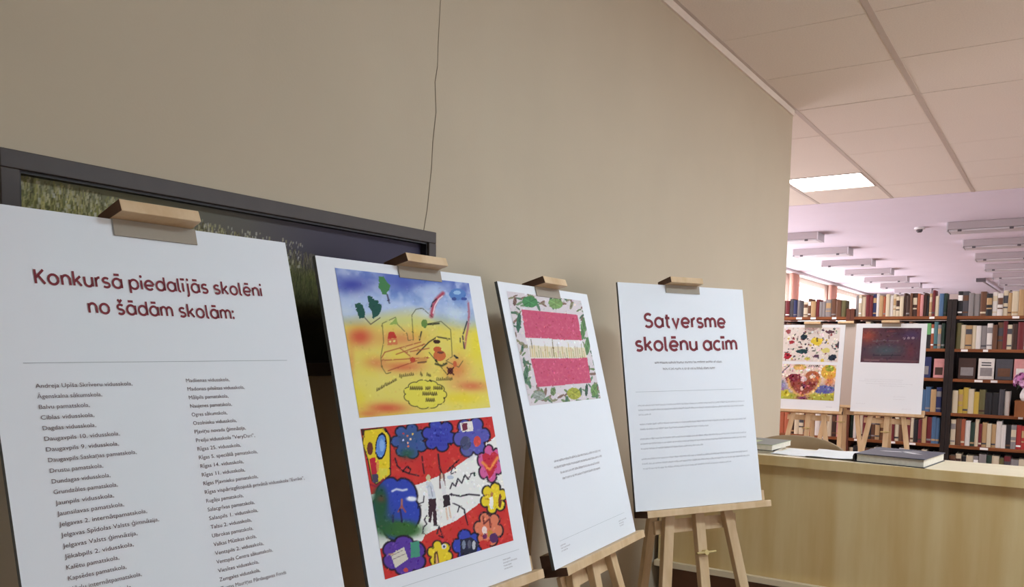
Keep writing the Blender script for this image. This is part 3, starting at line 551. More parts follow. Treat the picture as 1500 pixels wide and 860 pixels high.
def art_meadow():
    p = Paint(470, 170, [(0, 0), (1000, 0), (1000, 340), (0, 340)], (120, 118, 84)); X, Y = p.X, p.Y
    n = p.noise(10, 5, 1, 4); n2 = p.noise(60, 20, 2, 3); n3 = p.noise(190, 60, 9, 2)
    p.C[:] = (112, 110, 76); p.mix(np.clip(X/1000-.12, 0, 1)*1.9, (74, 68, 74)); p.mix(np.clip((X-450)/380, 0, 1), (56, 50, 70))
    edge = 4+0.14*X+60*(n-.5); g = np.clip((Y-edge)/34, 0, 1); p.mix(g*.9, (104, 106, 52))
    p.mix(g*np.clip((n2-.45)*4, 0, 1)*.7, (132, 130, 66)); p.mix(g*np.clip((n3-.5)*4, 0, 1)*.5, (58, 60, 28)); p.mix(np.clip((Y-150)/90, 0, 1)*.85, (20, 18, 12))
    p.mix(np.clip((X-400)/80, 0, 1)*np.clip((Y-96)/50, 0, 1)*np.clip((230-Y)/90, 0, 1)*.6, (62, 72, 22))
    rg = np.random.default_rng(3); nx, ny = p.nx, p.ny
    for i in range(5200):
        x = rg.uniform(0, nx); xw = x/nx*1000; base = rg.uniform(8, 110); L = rg.uniform(5, 22); sl = rg.uniform(-.3, .3)
        top = (3+.125*xw)/340*ny
        if base < top+4: continue
        k = .75 if xw < 560 else .4
        c = np.array([(178, 166, 96), (140, 134, 58), (196, 182, 130), (86, 82, 34), (54, 50, 22)][rg.integers(5)], float)*(1.08-0.7*min(1, max(0, (base-46)/60)))
        for q in range(int(L)):
            yy = int(base-q); xx = int(x+sl*q)
            if 0 <= yy < ny and 0 <= xx < nx and yy > top-6: p.C[yy, xx] = p.C[yy, xx]*(1-k*.6)+c*k*.6
    for i in range(520):
        x = rg.uniform(0, nx*.6); y = rg.uniform(2, 34)+x*.075; r_ = rg.integers(1, 4); c = np.array([(206, 198, 160), (184, 176, 124), (222, 218, 200)][rg.integers(3)], float)
        y0_, y1_, x0_, x1_ = int(y), int(y)+r_+1, int(x), int(x)+max(1, r_-1)
        p.C[max(y0_, 0):y1_, x0_:x1_] = p.C[max(y0_, 0):y1_, x0_:x1_]*.4+c*.52
    return p

# ------------------------------------------------------------------ writing
_cv = {}
def text_pts(s, size, off):
    cu = bpy.data.curves.new('t', 'FONT'); cu.body = s; cu.size = size; cu.offset = off; cu.resolution_u = 3; cu.fill_mode = 'BOTH' if False else 'FRONT'
    o = bpy.data.objects.new('t', cu); COL.objects.link(o); dg = bpy.context.evaluated_depsgraph_get(); dg.update()
    me = bpy.data.meshes.new_from_object(o.evaluated_get(dg)); V = [tuple(v.co) for v in me.vertices]; F = [tuple(q.vertices) for q in me.polygons]
    bpy.data.objects.remove(o); bpy.data.curves.remove(cu); bpy.data.meshes.remove(me); return V, F
def write(mb, s, u, v, size, width=None, off=0, z=0.0009, anchor='l', slope=0.0):
    MAC = {'ē': 'e'}
    T = ''.join(MAC.get(ch, ch) for ch in s)
    V, F = text_pts(T, size, off)
    for i, ch in enumerate(s):
        if ch in MAC:      # macrons laid over plain letters
            b_ = 0 if i == 0 else max(q[0] for q in text_pts(T[:i], size, off)[0]) if T[i-1] != ' ' else max(q[0] for q in text_pts(T[:i]+'l', size, off)[0])-size*.16
            a = max(q[0] for q in text_pts(T[:i+1], size, off)[0])
            c0, c1, y = b_+size*.10, a-size*.05, size*.60; k0 = len(V)
            V = V+[(c0, y, 0), (c1, y, 0), (c1, y+size*.07, 0), (c0, y+size*.07, 0)]; F = F+[(k0, k0+1, k0+2, k0+3)]
    x0 = min(q[0] for q in V); x1 = max(q[0] for q in V); k = (width/(x1-x0)) if width else 1
    if anchor == 'r': u = u-(x1-x0)*k
    mb.add([(u+(a-x0)*k, v+b+slope*(a-x0)*k, z) for a, b, c in V], F)
def _arc(cx, cy, rx, ry, a0, a1, n=12):
    return [(cx+rx*math.cos(R(a0+(a1-a0)*i/n)), cy+ry*math.sin(R(a0+(a1-a0)*i/n))) for i in range(n+1)]
def _dot(x, y): return ('dot', x, y)
_O = _arc(.5, .5, .5, .5, 0, 360, 22)
GLY = {   # rounded geometric letters drawn as strokes, x height = 1: (width, strokes)
 'o': (1, [_O]), 'a': (1, [_O, [(1, 1), (1, 0)]]), 'd': (1, [_O, [(1, 1.5), (1, 0)]]), 'p': (1, [_O, [(0, 1), (0, -.48)]]),
 'e': (1, [_arc(.5, .5, .5, .5, 0, 318, 20), [(0.02, .47), (1, .47)]]), 'c': (.86, [_arc(.5, .5, .5, .5, 48, 312, 18)]),
 'n': (.84, [[(0, 1), (0, 0)], _arc(.42, .55, .42, .45, 180, 0), [(.84, .55), (.84, 0)]]),
 'm': (1.4, [[(0, 1), (0, 0)], _arc(.35, .6, .35, .4, 180, 0), [(.7, .6), (.7, 0)], _arc(1.05, .6, .35, .4, 180, 0), [(1.4, .6), (1.4, 0)]]),
 'u': (.84, [[(0, 1), (0, .45)], _arc(.42, .45, .42, .45, 180, 360), [(.84, 1), (.84, 0)]]),
 'r': (.36, [[(0, 1), (0, 0)], _arc(.42, .5, .42, .5, 180, 84)]),
 's': (.74, [_arc(.38, .75, .34, .25, 35, 250)+_arc(.36, .25, .37, .25, 75, -145)]),
 'k': (.76, [[(0, 1.5), (0, 0)], [(.72, 1), (.02, .40)], [(.26, .6), (.78, 0)]]),
 'l': (.20, [[(0, 1.5), (0, .2)]+_arc(.2, .2, .2, .2, 180, 285, 5)]), 'i': (.05, [[(0, 1), (0, 0)]]),
 'j': (.3, [[(.22, 1), (.22, -.25)]+_arc(0, -.25, .22, .22, 0, -100, 5)]),
 't': (.56, [[(.2, 1.38), (.2, .25)]+_arc(.44, .25, .24, .25, 180, 290, 6), [(-.05, 1), (.56, 1)]]),
 'v': (.84, [[(0, 1), (.42, 0), (.84, 1)]]), 'K': (.9, [[(0, 1.42), (0, 0)], [(.86, 1.42), (.02, .58)], [(.3, .82), (.92, 0)]]),
 'S': (.96, [_arc(.49, 1.06, .43, .36, 35, 250)+_arc(.46, .36, .48, .36, 75, -148)]), ':': (.05, [_dot(0, .12), _dot(0, .88)]), ' ': (.18, [])}
def headline(mb, s, u, v, xh, width, wt=.24, z=.0009, slope=0.0):
    x = 0; st = []
    for ch in s:
        base = {'ā': 'a', 'ē': 'e', 'ī': 'i', 'š': 's'}.get(ch, ch); w, S = GLY[base]
        for q in S: st.append(('dot', x+q[1], q[2]) if q[0] == 'dot' else [(x+a, b) for a, b in q])
        if ch == 'i': st.append(('dot', x, 1.42))
        if ch in 'āē': st.append([(x+.2, 1.42), (x+w-.18, 1.42)])
        if ch == 'ī': st.append([(x-.28, 1.42), (x+.28, 1.42)])
        if ch == 'j': st.append(('dot', x+.22, 1.42))
        if ch == 'š': st.append([(x+.14, 1.56), (x+.37, 1.30), (x+.6, 1.56)])
        x += w+.40
    k = width/(x-.40)
    def T(a, b): return (u+a*k, v+b*xh+slope*a*k, z)
    for q in st:
        if q[0] == 'dot':
            mb.add([T(q[1]+wt*.66*math.cos(R(45*i)), q[2]+wt*.66*math.sin(R(45*i))) for i in range(8)], [tuple(range(8))]); continue
        q = [q[0]]+[b for a, b in zip(q, q[1:]) if math.hypot(a[0]-b[0], a[1]-b[1]) > 1e-4]
        L = []; Rr = []
        for i, (a, b) in enumerate(q):
            p0 = q[max(i-1, 0)]; p1 = q[min(i+1, len(q)-1)]; dx, dy = p1[0]-p0[0], p1[1]-p0[1]; d = math.hypot(dx, dy) or 1
            f_ = 1.0
            if 0 < i < len(q)-1:
                e0 = (a-p0[0], b-p0[1]); e1 = (p1[0]-a, p1[1]-b); m0 = math.hypot(*e0) or 1; m1 = math.hypot(*e1) or 1
                f_ = min(2.2, 1/max(.35, math.sqrt(max(0, (1+(e0[0]*e1[0]+e0[1]*e1[1])/(m0*m1))/2))))
            nx, ny = -dy/d*wt/2*f_, dx/d*wt/2*f_; L.append(T(a+nx, b+ny)); Rr.append(T(a-nx, b-ny))
        n = len(q); mb.add(L+Rr, [(n+i, n+i+1, i+1, i) for i in range(n-1)])
def greek(mb, u0, u1, v, h, z=0.0009, seed=1, slope=0.0, dens=1.0):
    """unreadably small print: letter-sized strokes grouped in words"""
    rg = random.Random(seed); u = u0; cw = h*0.62
    while u < u1-cw*2:
        n = rg.randint(2, 10)
        for _ in range(n):
            if u > u1-cw: break
            hh = h*(1.4 if rg.random() < .2 else 1.0); w = cw*.26*dens; vv = v+slope*(u-u0)
            mb.add([(u, vv, z), (u+w, vv, z), (u+w, vv+hh, z), (u, vv+hh, z)], [(0, 1, 2, 3)])
            q = h*.17
            for yy in (rg.choice([0, h-q]),): mb.add([(u, vv+yy, z), (u+cw*.8, vv+yy, z), (u+cw*.8, vv+yy+q, z), (u, vv+yy+q, z)], [(0, 1, 2, 3)])
            u += cw
        u += cw*.8
def rule(mb, u0, u1, v, h=0.0007, z=0.0009, slope=0.0):
    d = slope*(u1-u0); mb.add([(u0, v, z), (u1, v+d, z), (u1, v+d+h, z), (u0, v+h, z)], [(0, 1, 2, 3)])

# ------------------------------------------------------------------ easels and posters
PW, PH = 0.5, 0.694
def easel(x, y, z, az, lean, label, clamp_u=0.255, rear=0.27):
    """x,y,z = bottom left corner of the poster it carries"""
    e = Vector((math.cos(az), math.sin(az), 0)); t = tag(empty('easel', (x+e.x*.25, y+e.y*.25, 0), (0, 0, az)), label, 'easel', 'wooden display easels')
    s, c = math.sin(lean), math.cos(lean)
    def P(u, v, n): return (u-.25, v*s-n*c, z+v*c+n*s)
    def slab(u0, u1, v0, v1, n0, n1):
        return MB().hexa([P(u0, v0, n1), P(u1, v0, n1), P(u1, v0, n0), P(u0, v0, n0), P(u0, v1, n1), P(u1, v1, n1), P(u1, v1, n0), P(u0, v1, n0)])
    w = M['wood']; vf = -(z-0.0)/c-0.01
    nn = -.036
    vf = -(z+nn*s)/c+0.004
    MB().bar(P(.262, vf, nn), P(.262, PH+0.03-0.012, nn), .036, .02).build('mast', w, t, .002)
    for sg in (-1, 1):
        a = P(.262+sg*(.11+(-.06-vf)*.175), vf, nn); b = P(.262+sg*.022, .56, nn)
        MB().bar(a, b, .036, .02).build('leg', w, t, .002)
    yb = max(0.58*s+.075, rear)
    MB().bar((.012, yb, 0.0), P(.262, .56, -.062), .034, .02).build('rear_leg', w, t, .002)
    slab(.10, .425, -.078, -.036, -.058, -.046).build('brace', w, t, .0015)
    sh = slab(.03, .524, -.022, -.001, -.052, .016); sh.mi = [0, 0, 0, 1, 0, 1]; sh.build('ledge', [w, M['woodend']], t, .0015)
    br = slab(.03, .524, -.018, .032, -.052, -.0125); br.mi = [0, 0, 0, 1, 0, 1]; br.build('back_rail', [w, M['woodend']], t, .0015)
    cl = MB().hexa([P(clamp_u-.068, PH+.001, .034), P(clamp_u+.060, PH+.001, .034), P(clamp_u+.068, PH+.001, -.034), P(clamp_u-.068, PH+.001, -.034), P(clamp_u-.068, PH+.020, .031), P(clamp_u+.060, PH+.020, .031), P(clamp_u+.068, PH+.017, -.034), P(clamp_u-.068, PH+.017, -.034)]); cl.mi = [0, 0, 0, 1, 0, 1]; cl.build('clamp', [w, M['woodend']], t, .0015)
    slab(clamp_u-.066, clamp_u+.068, PH-.025, PH+.0005, .0012, .0024).build('clamp_shade_strip', M['clampshade'], t)  # thin grey plate added to strengthen the shade under the clamp
    k = MB().tube([P(.225, -.145, -.012), P(.300, -.145, -.012)], .004, 8); k.tube([P(.262, -.145, -.026), P(.262, -.145, -.008)], .008, 10); k.build('wing_nut', M['knob'], t)
    return t
def poster(x, y, z, az, lean, label, m='board'):
    t = tag(empty('poster', (x, y, z), (R(90)-lean, 0, az)), label, 'poster', 'exhibition posters on easels')
    b = MB().box((0, 0, -.008), (PW, PH, 0)); b.mi = [1, 0, 1, 1, 1, 1]
    b = MB().box((0, 0, -.008), (PW, PH, 0)); b.mi = [0, 0, 1, 1, 1, 1]
    b.build('board', [M[m], M['core'] if m == 'board' else M[m]], t)
    return t
PS = [(-1.0086, .503, ZC-.4945, R(86.96), R(14.63)), (-1.0139, 1.0922, ZC-.5107, R(87.86), R(13.42)), (-.9658, 1.6465, ZC-.5169, R(93.39), R(14.19)), (-1.037, 2.2325, ZC-.4797, R(61.22), R(10.51))]
easel(*PS[0], 'wooden easel behind the name list poster, nearest on the left', .255, .27)
easel(*PS[1], 'wooden easel holding the poster with two colourful drawings', .285, .27)
easel(*PS[2], 'wooden easel holding the leaf wreath poster, third along the wall', .250, .27)
easel(*PS[3], 'wooden easel holding the red title poster in front of the counter', .247, .40)

p1 = poster(*PS[0], 'white poster listing school names in two columns under a red heading')
h = MB(); headline(h, 'Konkursā piedalījās skolēni', .070, .5880, .0138, .361, .255, slope=.012); headline(h, 'no šādām skolām:', .136, .5505, .0138, .233, .255)
h.build('heading', M['head'], p1)
h = MB(); rule(h, .039, .460, .4785, .0008, slope=.006); h.build('divider_line', M['rule'], p1)
LT = ['Andreja Upīša Skrīveru vidusskola,', 'Āgenskalna sākumskola,', 'Balvu pamatskola,', 'Ciblas vidusskola,', 'Dagdas vidusskola,', 'Daugavpils 10. vidusskola,', 'Daugavpils 9. vidusskola,', 'Daugavpils Saskaņas pamatskola,', 'Drustu pamatskola,', 'Dundagas vidusskola,', 'Grundzāles pamatskola,', 'Jaunpils vidusskola,', 'Jaunsilavas pamatskola,', 'Jelgavas 2. internātpamatskola,', 'Jelgavas Spīdolas Valsts ģimnāzija,', 'Jelgavas Valsts ģimnāzija,', 'Jēkabpils 2. vidusskola,', 'Kalētu pamatskola,', 'Kapsēdes pamatskola,', 'Kārļu internātpamatskola,', 'Krāslavas vidusskola,']
RT = ['Madlienas vidusskola,', 'Madonas pilsētas vidusskola,', 'Mālpils pamatskola,', 'Naujenes pamatskola,', 'Ogres sākumskola,', 'Ozolnieku vidusskola,', 'Pļaviņu novada ģimnāzija,', 'Preiļu vidusskola "VeryDari",', 'Rīgas 25. vidusskola,', 'Rīgas 5. speciālā pamatskola,', 'Rīgas 14. vidusskola,', 'Rīgas 11. vidusskola,', 'Rīgas Pļavnieku pamatskola,', 'Rīgas vispārizglītojošā privātā vidusskola "Evrika",', 'Rugāju pamatskola,', 'Salacgrīvas pamatskola,', 'Salaspils 1. vidusskola,', 'Talsu 2. vidusskola,', 'Ulbrokas pamatskola,', 'Valkas Mūzikas skola,', 'Ventspils 2. vidusskola,', 'Ventspils Centra sākumskola,', 'Viesītes vidusskola,', 'Zemgales vidusskola,', 'Zentas Mauriņas Pārdaugavas Fonds']
h = MB()
for i, s in enumerate(LT): write(h, s, .050+.0003*i, .4455-.0141*i, .0082, len(s)*.00386, 0)
for i, s in enumerate(RT): write(h, s, .266+.0001*i, .4480-.0132*i, .0080, len(s)*.0036, 0)
h.build('name_list', M['ink'], p1)

p2 = poster(*PS[1], 'white poster with a yellow watercolour above a red cloud drawing')
art_watercolour().dabs(500, 9, 9).obj('drawing', p2, .044, .384, .450, .674, .0006, M['prnt'])['label'] = 'watercolour with blue sky, yellow field and oak leaves'
art_thoughts().dabs(900, 8, 20).obj('drawing', p2, .042, .079, .450, .363, .0006, M['prnt'])['label'] = 'felt pen drawing of pupils among coloured thought clouds'
h = MB(); rule(h, .045, .465, .056, .0006); h.build('divider_line', M['rule'], p2)
h = MB()
for i in range(4): greek(h, .400, .400+[.03, .056, .03, .034][i], .043-.0065*i, .0024, seed=i)
h.build('caption', M['ink'], p2)
p3 = poster(*PS[2], 'white poster with two crimson bars inside a wreath of green leaves')
art_wreath().dabs(500, 7, 22).obj('drawing', p3, .035, .390, .448, .672, .0006, M['prnt'])
h = MB()
for i, (a, b) in enumerate([(.101, .378), (.094, .384), (.121, .360), (.126, .353)]): greek(h, a, b, .245-.0153*i, .0042, seed=20+i)
h.build('quotation', M['ink'], p3)
h = MB(); rule(h, .048, .447, .059, .0006, slope=.01); h.build('divider_line', M['rule'], p3)
h = MB()
for i in range(3): greek(h, .048, .048+[.03, .05, .034][i], .047-.0065*i, .0024, seed=30+i); greek(h, .400, .400+[.055, .036, .03][i], .045-.0065*i, .0024, seed=40+i)
h.build('caption', M['ink'], p3)
p4 = poster(*PS[3], 'white title poster with the large red words Satversme skolēnu acīm')
h = MB(); headline(h, 'Satversme', .090, .558, .0285, .320, .29, slope=.022); headline(h, 'skolēnu acīm', .050, .484, .0285, .400, .29, slope=.022); h.build('heading', M['head'], p4)
h = MB(); greek(h, .115, .385, .4445, .0052, seed=51, slope=.02); greek(h, .144, .354, .425, .0052, seed=52, slope=.02); h.build('subtitle', M['ink'], p4)
h = MB(); rule(h, .034, .461, .357, .0009, slope=.014); h.build('divider_line', M['rule'], p4)
h = MB()
for i, (a, b, v) in enumerate([(.039, .464, .314), (.039, .462, .300), (.039, .085, .286), (.040, .464, .257), (.040, .305, .242), (.037, .459, .2125), (.037, .461, .198), (.037, .278, .183), (.036, .459, .152), (.037, .465, .1375), (.039, .385, .123)]): greek(h, a, b, v, .0036, seed=60+i, slope=.018)
h.build('body_text', M['inkg'], p4)

# posters beyond the counter
B5 = (-1.973, 6.85, ZC-.461, R(3), R(10)); B6 = (-1.386, 6.85, ZC-.452, R(3), R(10)); B7 = (-1.84, 7.42, ZC-.44, R(3), R(8))
easel(*B5, 'wooden easel beyond the counter, carrying the butterfly and heart pictures', .255, .3); easel(*B6, 'wooden easel beyond the counter, carrying the dark picture', .25, .3); easel(*B7, 'orange wooden easel standing between and behind the two far posters', .262, .3)
p5 = poster(*B5, 'far white poster with scattered shapes above a heart drawing')
art_scatter().dabs(250, 10, 34).obj('drawing', p5, .028, .392, .462, .672, .0008, M['prnt'])['label'] = 'drawing of scattered dark, red and yellow shapes'
art_heart().dabs(420, 13, 46).obj('drawing', p5, .028, .082, .455, .368, .0008, M['prnt'])['label'] = 'drawing of a heart on a green meadow'
h = MB(); greek(h, .40, .45, .03, .003, seed=3); h.build('caption', M['ink'], p5)
p6 = poster(*B6, 'far white poster with one dark purple brown picture at the top')
art_dark().dabs(200, 14, 12).obj('drawing', p6, .048, .388, .462, .660, .0008, M['prnt'])
h = MB()
for a, b, v in [(.09, .36, .254), (.05, .36, .240), (.10, .43, .222), (.20, .38, .206)]: greek(h, a, b, v, .003, seed=int(a*100), dens=.5)
for a, b, v in [(.04, .11, .062), (.36, .43, .034), (.30, .39, .125), (.30, .38, .105)]: greek(h, a, b, v, .003, seed=int(a*100), dens=.4)
h.build('caption', M['inkg'], p6)
p7 = poster(*B7, 'plain board in shaded white seen between the two far white posters', 'boardshaded')

# ------------------------------------------------------------------ framed meadow photograph on the wall
fr = tag(empty('picture_frame', (XW, .603, ZC-.066)), 'long dark framed photograph of a grassy meadow hanging on the wall', 'framed picture')
FW, FH, ft = .992, .340, .027
for a, b in (((0, FH-ft), (FW, FH)), ((0, 0), (FW, ft)), ((0, ft), (ft, FH-ft)), ((FW-ft, ft), (FW, FH-ft))):
    bx('frame_rail', (0.0006, a[0], a[1]), (.032, b[0], b[1]), M['frame'], fr, .0015)
for a, b in (((ft, FH-ft-.004), (FW-ft, FH-ft)), ((ft, ft), (FW-ft, ft+.004)), ((ft, ft+.004), (ft+.004, FH-ft-.004)), ((FW-ft-.004, ft+.004), (FW-ft, FH-ft-.004))):
    bx('inner_lip', (0.008, a[0], a[1]), (.026, b[0], b[1]), M['lip'], fr)
bx('backing', (0.001, ft+.001, ft+.001), (.006, FW-ft-.001, FH-ft-.001), M['lip'], fr)
pm = art_meadow().obj('photograph', fr, ft+.004, ft+.004, FW-ft-.004, FH-ft-.004, 0, M['photo'])
pm.matrix_local = Matrix(((0, 0, 1, .0085), (1, 0, 0, 0), (0, 1, 0, 0), (0, 0, 0, 1)))

# ------------------------------------------------------------------ counter
CT = ZC-.372
co = tag(empty('counter', (-.3, 3.13, 0)), 'light maple library counter with a thick worktop and lower ledge', 'counter')
def cb(n, a, b, m, bev=0): return bx(n, (a[0]+.3, a[1]-3.13, a[2]), (b[0]+.3, b[1]-3.13, b[2]), m, co, bev)
CR = 1.9
cb('worktop', (-1.300, 2.995, CT-.036), (CR, 3.285, CT), M['ctop'], .0015)
cb('edge_band', (-1.300, 2.990, CT-.035), (CR, 2.995, CT-.001), M['counter'])
xs = [-1.298, .12, 1.2, CR-.002]
for a, b in zip(xs, xs[1:]): cb('front_panel', (a, 3.012, ZC-.822), (b-.0012, 3.030, CT-.0365), M['counter'])
cb('ledge', (-1.306, 2.992, ZC-.845), (CR, 3.030, ZC-.8225), M['ctop'], .001)
cb('kick_panel', (-1.295, 3.04, .0), (CR-.02, 3.056, ZC-.8455), M['kick'])
cb('side_panel', (-1.2985, 3.031, 0), (-1.280, 3.275, CT-.0365), M['counter']); cb('side_panel', (CR-.02, 3.031, ZC-.845), (CR-.002, 3.275, CT-.0365), M['counter'])
cb('back_panel', (-1.279, 3.255, .0), (CR-.021, 3.270, CT-.0365), M['counter'])
# papers
def sheet(x, y, rz, w, d, zz, label):
    V = []; F = []; n = 8
    for i in range(n+1):
        for j in range(n+1):
            V.append(((i/n-.5)*w, (j/n-.5)*d, .0012*(1+math.sin(i*1.3+j*.9))))
    for i in range(n):
        for j in range(n): a = i*(n+1)+j; F.append((a, a+n+1, a+n+2, a+1))
    k = len(V); V += [(a, b, c-.0008) for a, b, c in V]; F += [tuple(q+k for q in reversed(g)) for g in F[:]]
    o = MB().add(V, F).build('paper_sheet', M['paper'], smooth=True); o.location = (x, y, zz); o.rotation_euler = (0, 0, rz); tag(o, label, 'paper', 'white papers on the counter')
sheet(-.775, 3.135, R(-4), .20, .21, CT+.001, 'white paper sheet on the counter, left one of the pair')
sheet(-.655, 3.150, R(3), .21, .25, CT+.0045, 'white paper sheet on the counter beside the slate book, overlapping another')
# slate book
bk = tag(empty('slate_book', (-.462, 3.135, CT), (0, 0, R(-7))), 'thick slate grey hardback lying closed on the counter with silver marks', 'book')
bw, bd, bh = .222, .262, .030
bx('cover', (-bw/2, -bd/2, bh-.003), (bw/2, bd/2, bh), M['dkblue'], bk, .001); bx('cover', (-bw/2, -bd/2, 0), (bw/2, bd/2, .003), M['black'], bk, .001)['label'] = 'black lower cover board'
bx('page_block', (-bw/2+.006, -bd/2+.005, .003), (bw/2-.004, bd/2-.004, bh-.003), M['pages'], bk)
V = []; n = 8
for yy in (-bd/2, bd/2):
    for i in range(n+1):
        a = R(90+180*i/n); V.append((-bw/2+.003+.010*math.cos(a), yy, bh/2+bh/2*math.sin(a)))
    for i in range(n+1):
        a = R(270-180*i/n); V.append((-bw/2+.004+.005*math.cos(a), yy, bh/2+(bh/2-.003)*math.sin(a)))
k = 2*(n+1); F = [(i, (i+1) % k, k+(i+1) % k, k+i) for i in range(k)]; F += [(i, k-1-i, k-2-i, i+1) for i in range(n)]; F += [(k+i+1, 2*k-2-i, 2*k-1-i, k+i) for i in range(n)]
MB().add(V, F).build('spine', M['black'], bk)
mk = MB(); z = bh+.0004
for P in ([(-.075, .01), (-.01, .035), (.0, .022), (-.05, .004)], [(.002, .022), (.012, .036), (.07, .005), (.045, -.004)], [(-.01, .036), (.0, .05), (.05, .075), (.03, .052)]):
    mk.add([(a, b, z) for a, b in P], [(0, 1, 2, 3)])
mk.build('silver_marks', M['silver'], bk)
# stack at the far left of the counter
m1 = tag(empty('magazine', (-1.00, 3.15, CT), (0, 0, R(4))), 'dark thin booklet lying under the green magazine on the counter', 'magazine')
bx('cover', (-.12, -.10, .008), (.12, .11, .010), M['black'], m1); bx('page_block', (-.118, -.098, .001), (.118, .108, .008), M['pages'], m1)
m2 = tag(empty('magazine', (-1.005, 3.165, CT+.0102), (0, 0, R(-2))), 'green and grey magazine on top of the pile at the left counter end', 'magazine')
bx('cover', (-.13, -.11, .019), (.13, .11, .021), M['green'], m2); bx('page_block', (-.129, -.109, .001), (.128, .108, .019), M['pages'], m2); bx('cover_band', (.05, -.1101, .0205), (.1301, .11, .0214), M['grey'], m2); bx('cover_stripe', (-.13, .03, .0205), (.0499, .11, .0214), M['grey'], m2)

# ------------------------------------------------------------------ office chair behind the counter
ch = tag(empty('office_chair', (-1.0, 3.86, 0), (0, 0, R(12))), 'brown padded office chair with a curved back behind the counter', 'chair')
V = []; F = []; nu, nv = 18, 10
for s in (0, 1):
    for i in range(nu+1):
        for j in range(nv+1):
            a = -1+2*i/nu; b = j/nv; hw = .215*(1-.10*b**2)*(1 if b < .75 else 1)
            top = .452*(1-.10*abs(a)**2.6); zz = .60+b*top; bulge = .02*(1-a*a)*(1-(2*b-1)**2)
            y = -.17+.07*a*a*0.9 - b*.05 + (bulge if s == 0 else -.045-bulge*.4)
            V.append((a*hw, -y-.0, zz))
def gi(s, i, j): return s*(nu+1)*(nv+1)+i*(nv+1)+j
for i in range(nu):
    for j in range(nv): F += [(gi(0, i, j), gi(0, i, j+1), gi(0, i+1, j+1), gi(0, i+1, j)), (gi(1, i, j), gi(1, i+1, j), gi(1, i+1, j+1), gi(1, i, j+1))]
for i in range(nu): F += [(gi(0, i, 0), gi(0, i+1, 0), gi(1, i+1, 0), gi(1, i, 0)), (gi(0, i, nv), gi(1, i, nv), gi(1, i+1, nv), gi(0, i+1, nv))]
for j in range(nv): F += [(gi(0, 0, j), gi(1, 0, j), gi(1, 0, j+1), gi(0, 0, j+1)), (gi(0, nu, j), gi(0, nu, j+1), gi(1, nu, j+1), gi(1, nu, j))]
b_ = MB().add(V, F).build('backrest', M['leather'], ch, smooth=True); b_.location = (0, -.36, 0)
sm = MB(); sm.hexa([(-.23, -.19, .43), (.23, -.19, .43), (.22, .24, .43), (-.22, .24, .43), (-.23, -.19, .50), (.23, -.19, .50), (.22, .24, .50), (-.22, .24, .50)]); sm.build('seat', M['leather'], ch, .03)
MB().tube([(0, -.15, .42), (0, -.235, .46), (0, -.235, .68)], .014, 8).build('back_support', M['plastic'], ch)
MB().tube([(0, 0, .10), (0, 0, .43)], [.028, .022], 12).build('column', M['steel'], ch)
for i in range(5):
    a = 2*math.pi*i/5; l = MB().bar((0.02*math.cos(a), .02*math.sin(a), .11), (.27*math.cos(a), .27*math.sin(a), .075), .04, .025, (-math.sin(a), math.cos(a), 0)).build('base_arm', M['plastic'], ch, .004)
    MB().tube([(.26*math.cos(a)-.02*math.sin(a), .26*math.sin(a)+.02*math.cos(a), .028), (.26*math.cos(a)+.02*math.sin(a), .26*math.sin(a)-.02*math.cos(a), .028)], .028, 12).build('caster', M['plastic'], l)

# ------------------------------------------------------------------ bookcases
YS = 8.0; DEP = .27
BZ = [ZC+.328, ZC+.051, ZC-.204, ZC-.497, ZC-.772, ZC-1.05]
BT = .026
UX = [(-2.512, -1.692), (-1.622, -.874), (-.804, .02)]
UN = ['left', 'middle', 'right']
shelfbooks = []
for ui, (xa, xb) in enumerate(UX):
    t = tag(empty('bookcase', ((xa+xb)/2, YS, 0)), 'open brown wooden bookcase full of books, the %s one of three' % UN[ui], 'bookcase', 'bookcases beyond the counter'); cx = (xa+xb)/2
    for s, (pa, pb) in enumerate(((xa-.034, xa), (xb, xb+.034))):
        red = (ui == 0 and s == 1) or (ui == 1 and s == 0)
        bx('side_panel', (pa-cx, 0, 0), (pb-cx-.0005, DEP+.02, ZC+(.47 if not red else .40)), M['postred'] if red else M['post'], t, .002)
    for bi, z in enumerate(BZ+[.08]):
        sb = bx('shelf_board', (xa-cx+.0005, 0, z-BT), (xb-cx-.001, DEP, z), M['shelf'], t, .001)
        if bi < 5:
            rg = random.Random(ui*10+bi); x = xa-cx+.05
            while x < xb-cx-.1:
                if rg.random() < .55: bx('shelf_label', (x, -.0012, z-BT+.003), (x+rg.uniform(.03, .06), 0.0002, z-.004), M['paper'], sb)
                x += rg.uniform(.10, .2)
    bx('back_panel', (xa-cx+.0005, DEP+.002, .06), (xb-cx-.001, DEP+.010, BZ[0]-.03), M['post'], t)  # dark sheet added for the shaded depth behind the books
    bx('plinth', (xa-cx+.0005, .02, 0), (xb-cx-.001, .04, .06), M['post'], t)
PAL = {'cream': (214, 200, 172), 'white': (222, 216, 210), 'grey': (140, 134, 134), 'dark grey': (74, 72, 78), 'black': (34, 32, 36), 'brown': (104, 68, 46), 'dark brown': (66, 42, 34), 'maroon': (112, 34, 40), 'red': (172, 48, 46), 'navy': (38, 46, 92), 'blue': (74, 106, 142), 'green': (62, 104, 72), 'dark green': (36, 58, 48), 'tan': (186, 152, 108), 'orange': (168, 90, 60), 'yellow': (194, 166, 68), 'pink': (206, 142, 140), 'teal': (74, 118, 124), 'olive': (104, 98, 60), 'bright green': (110, 172, 112)}
BM = {k: mat('book_cloth_'+k.replace(' ', '_'), v, .55, .12, 40) for k, v in PAL.items()}
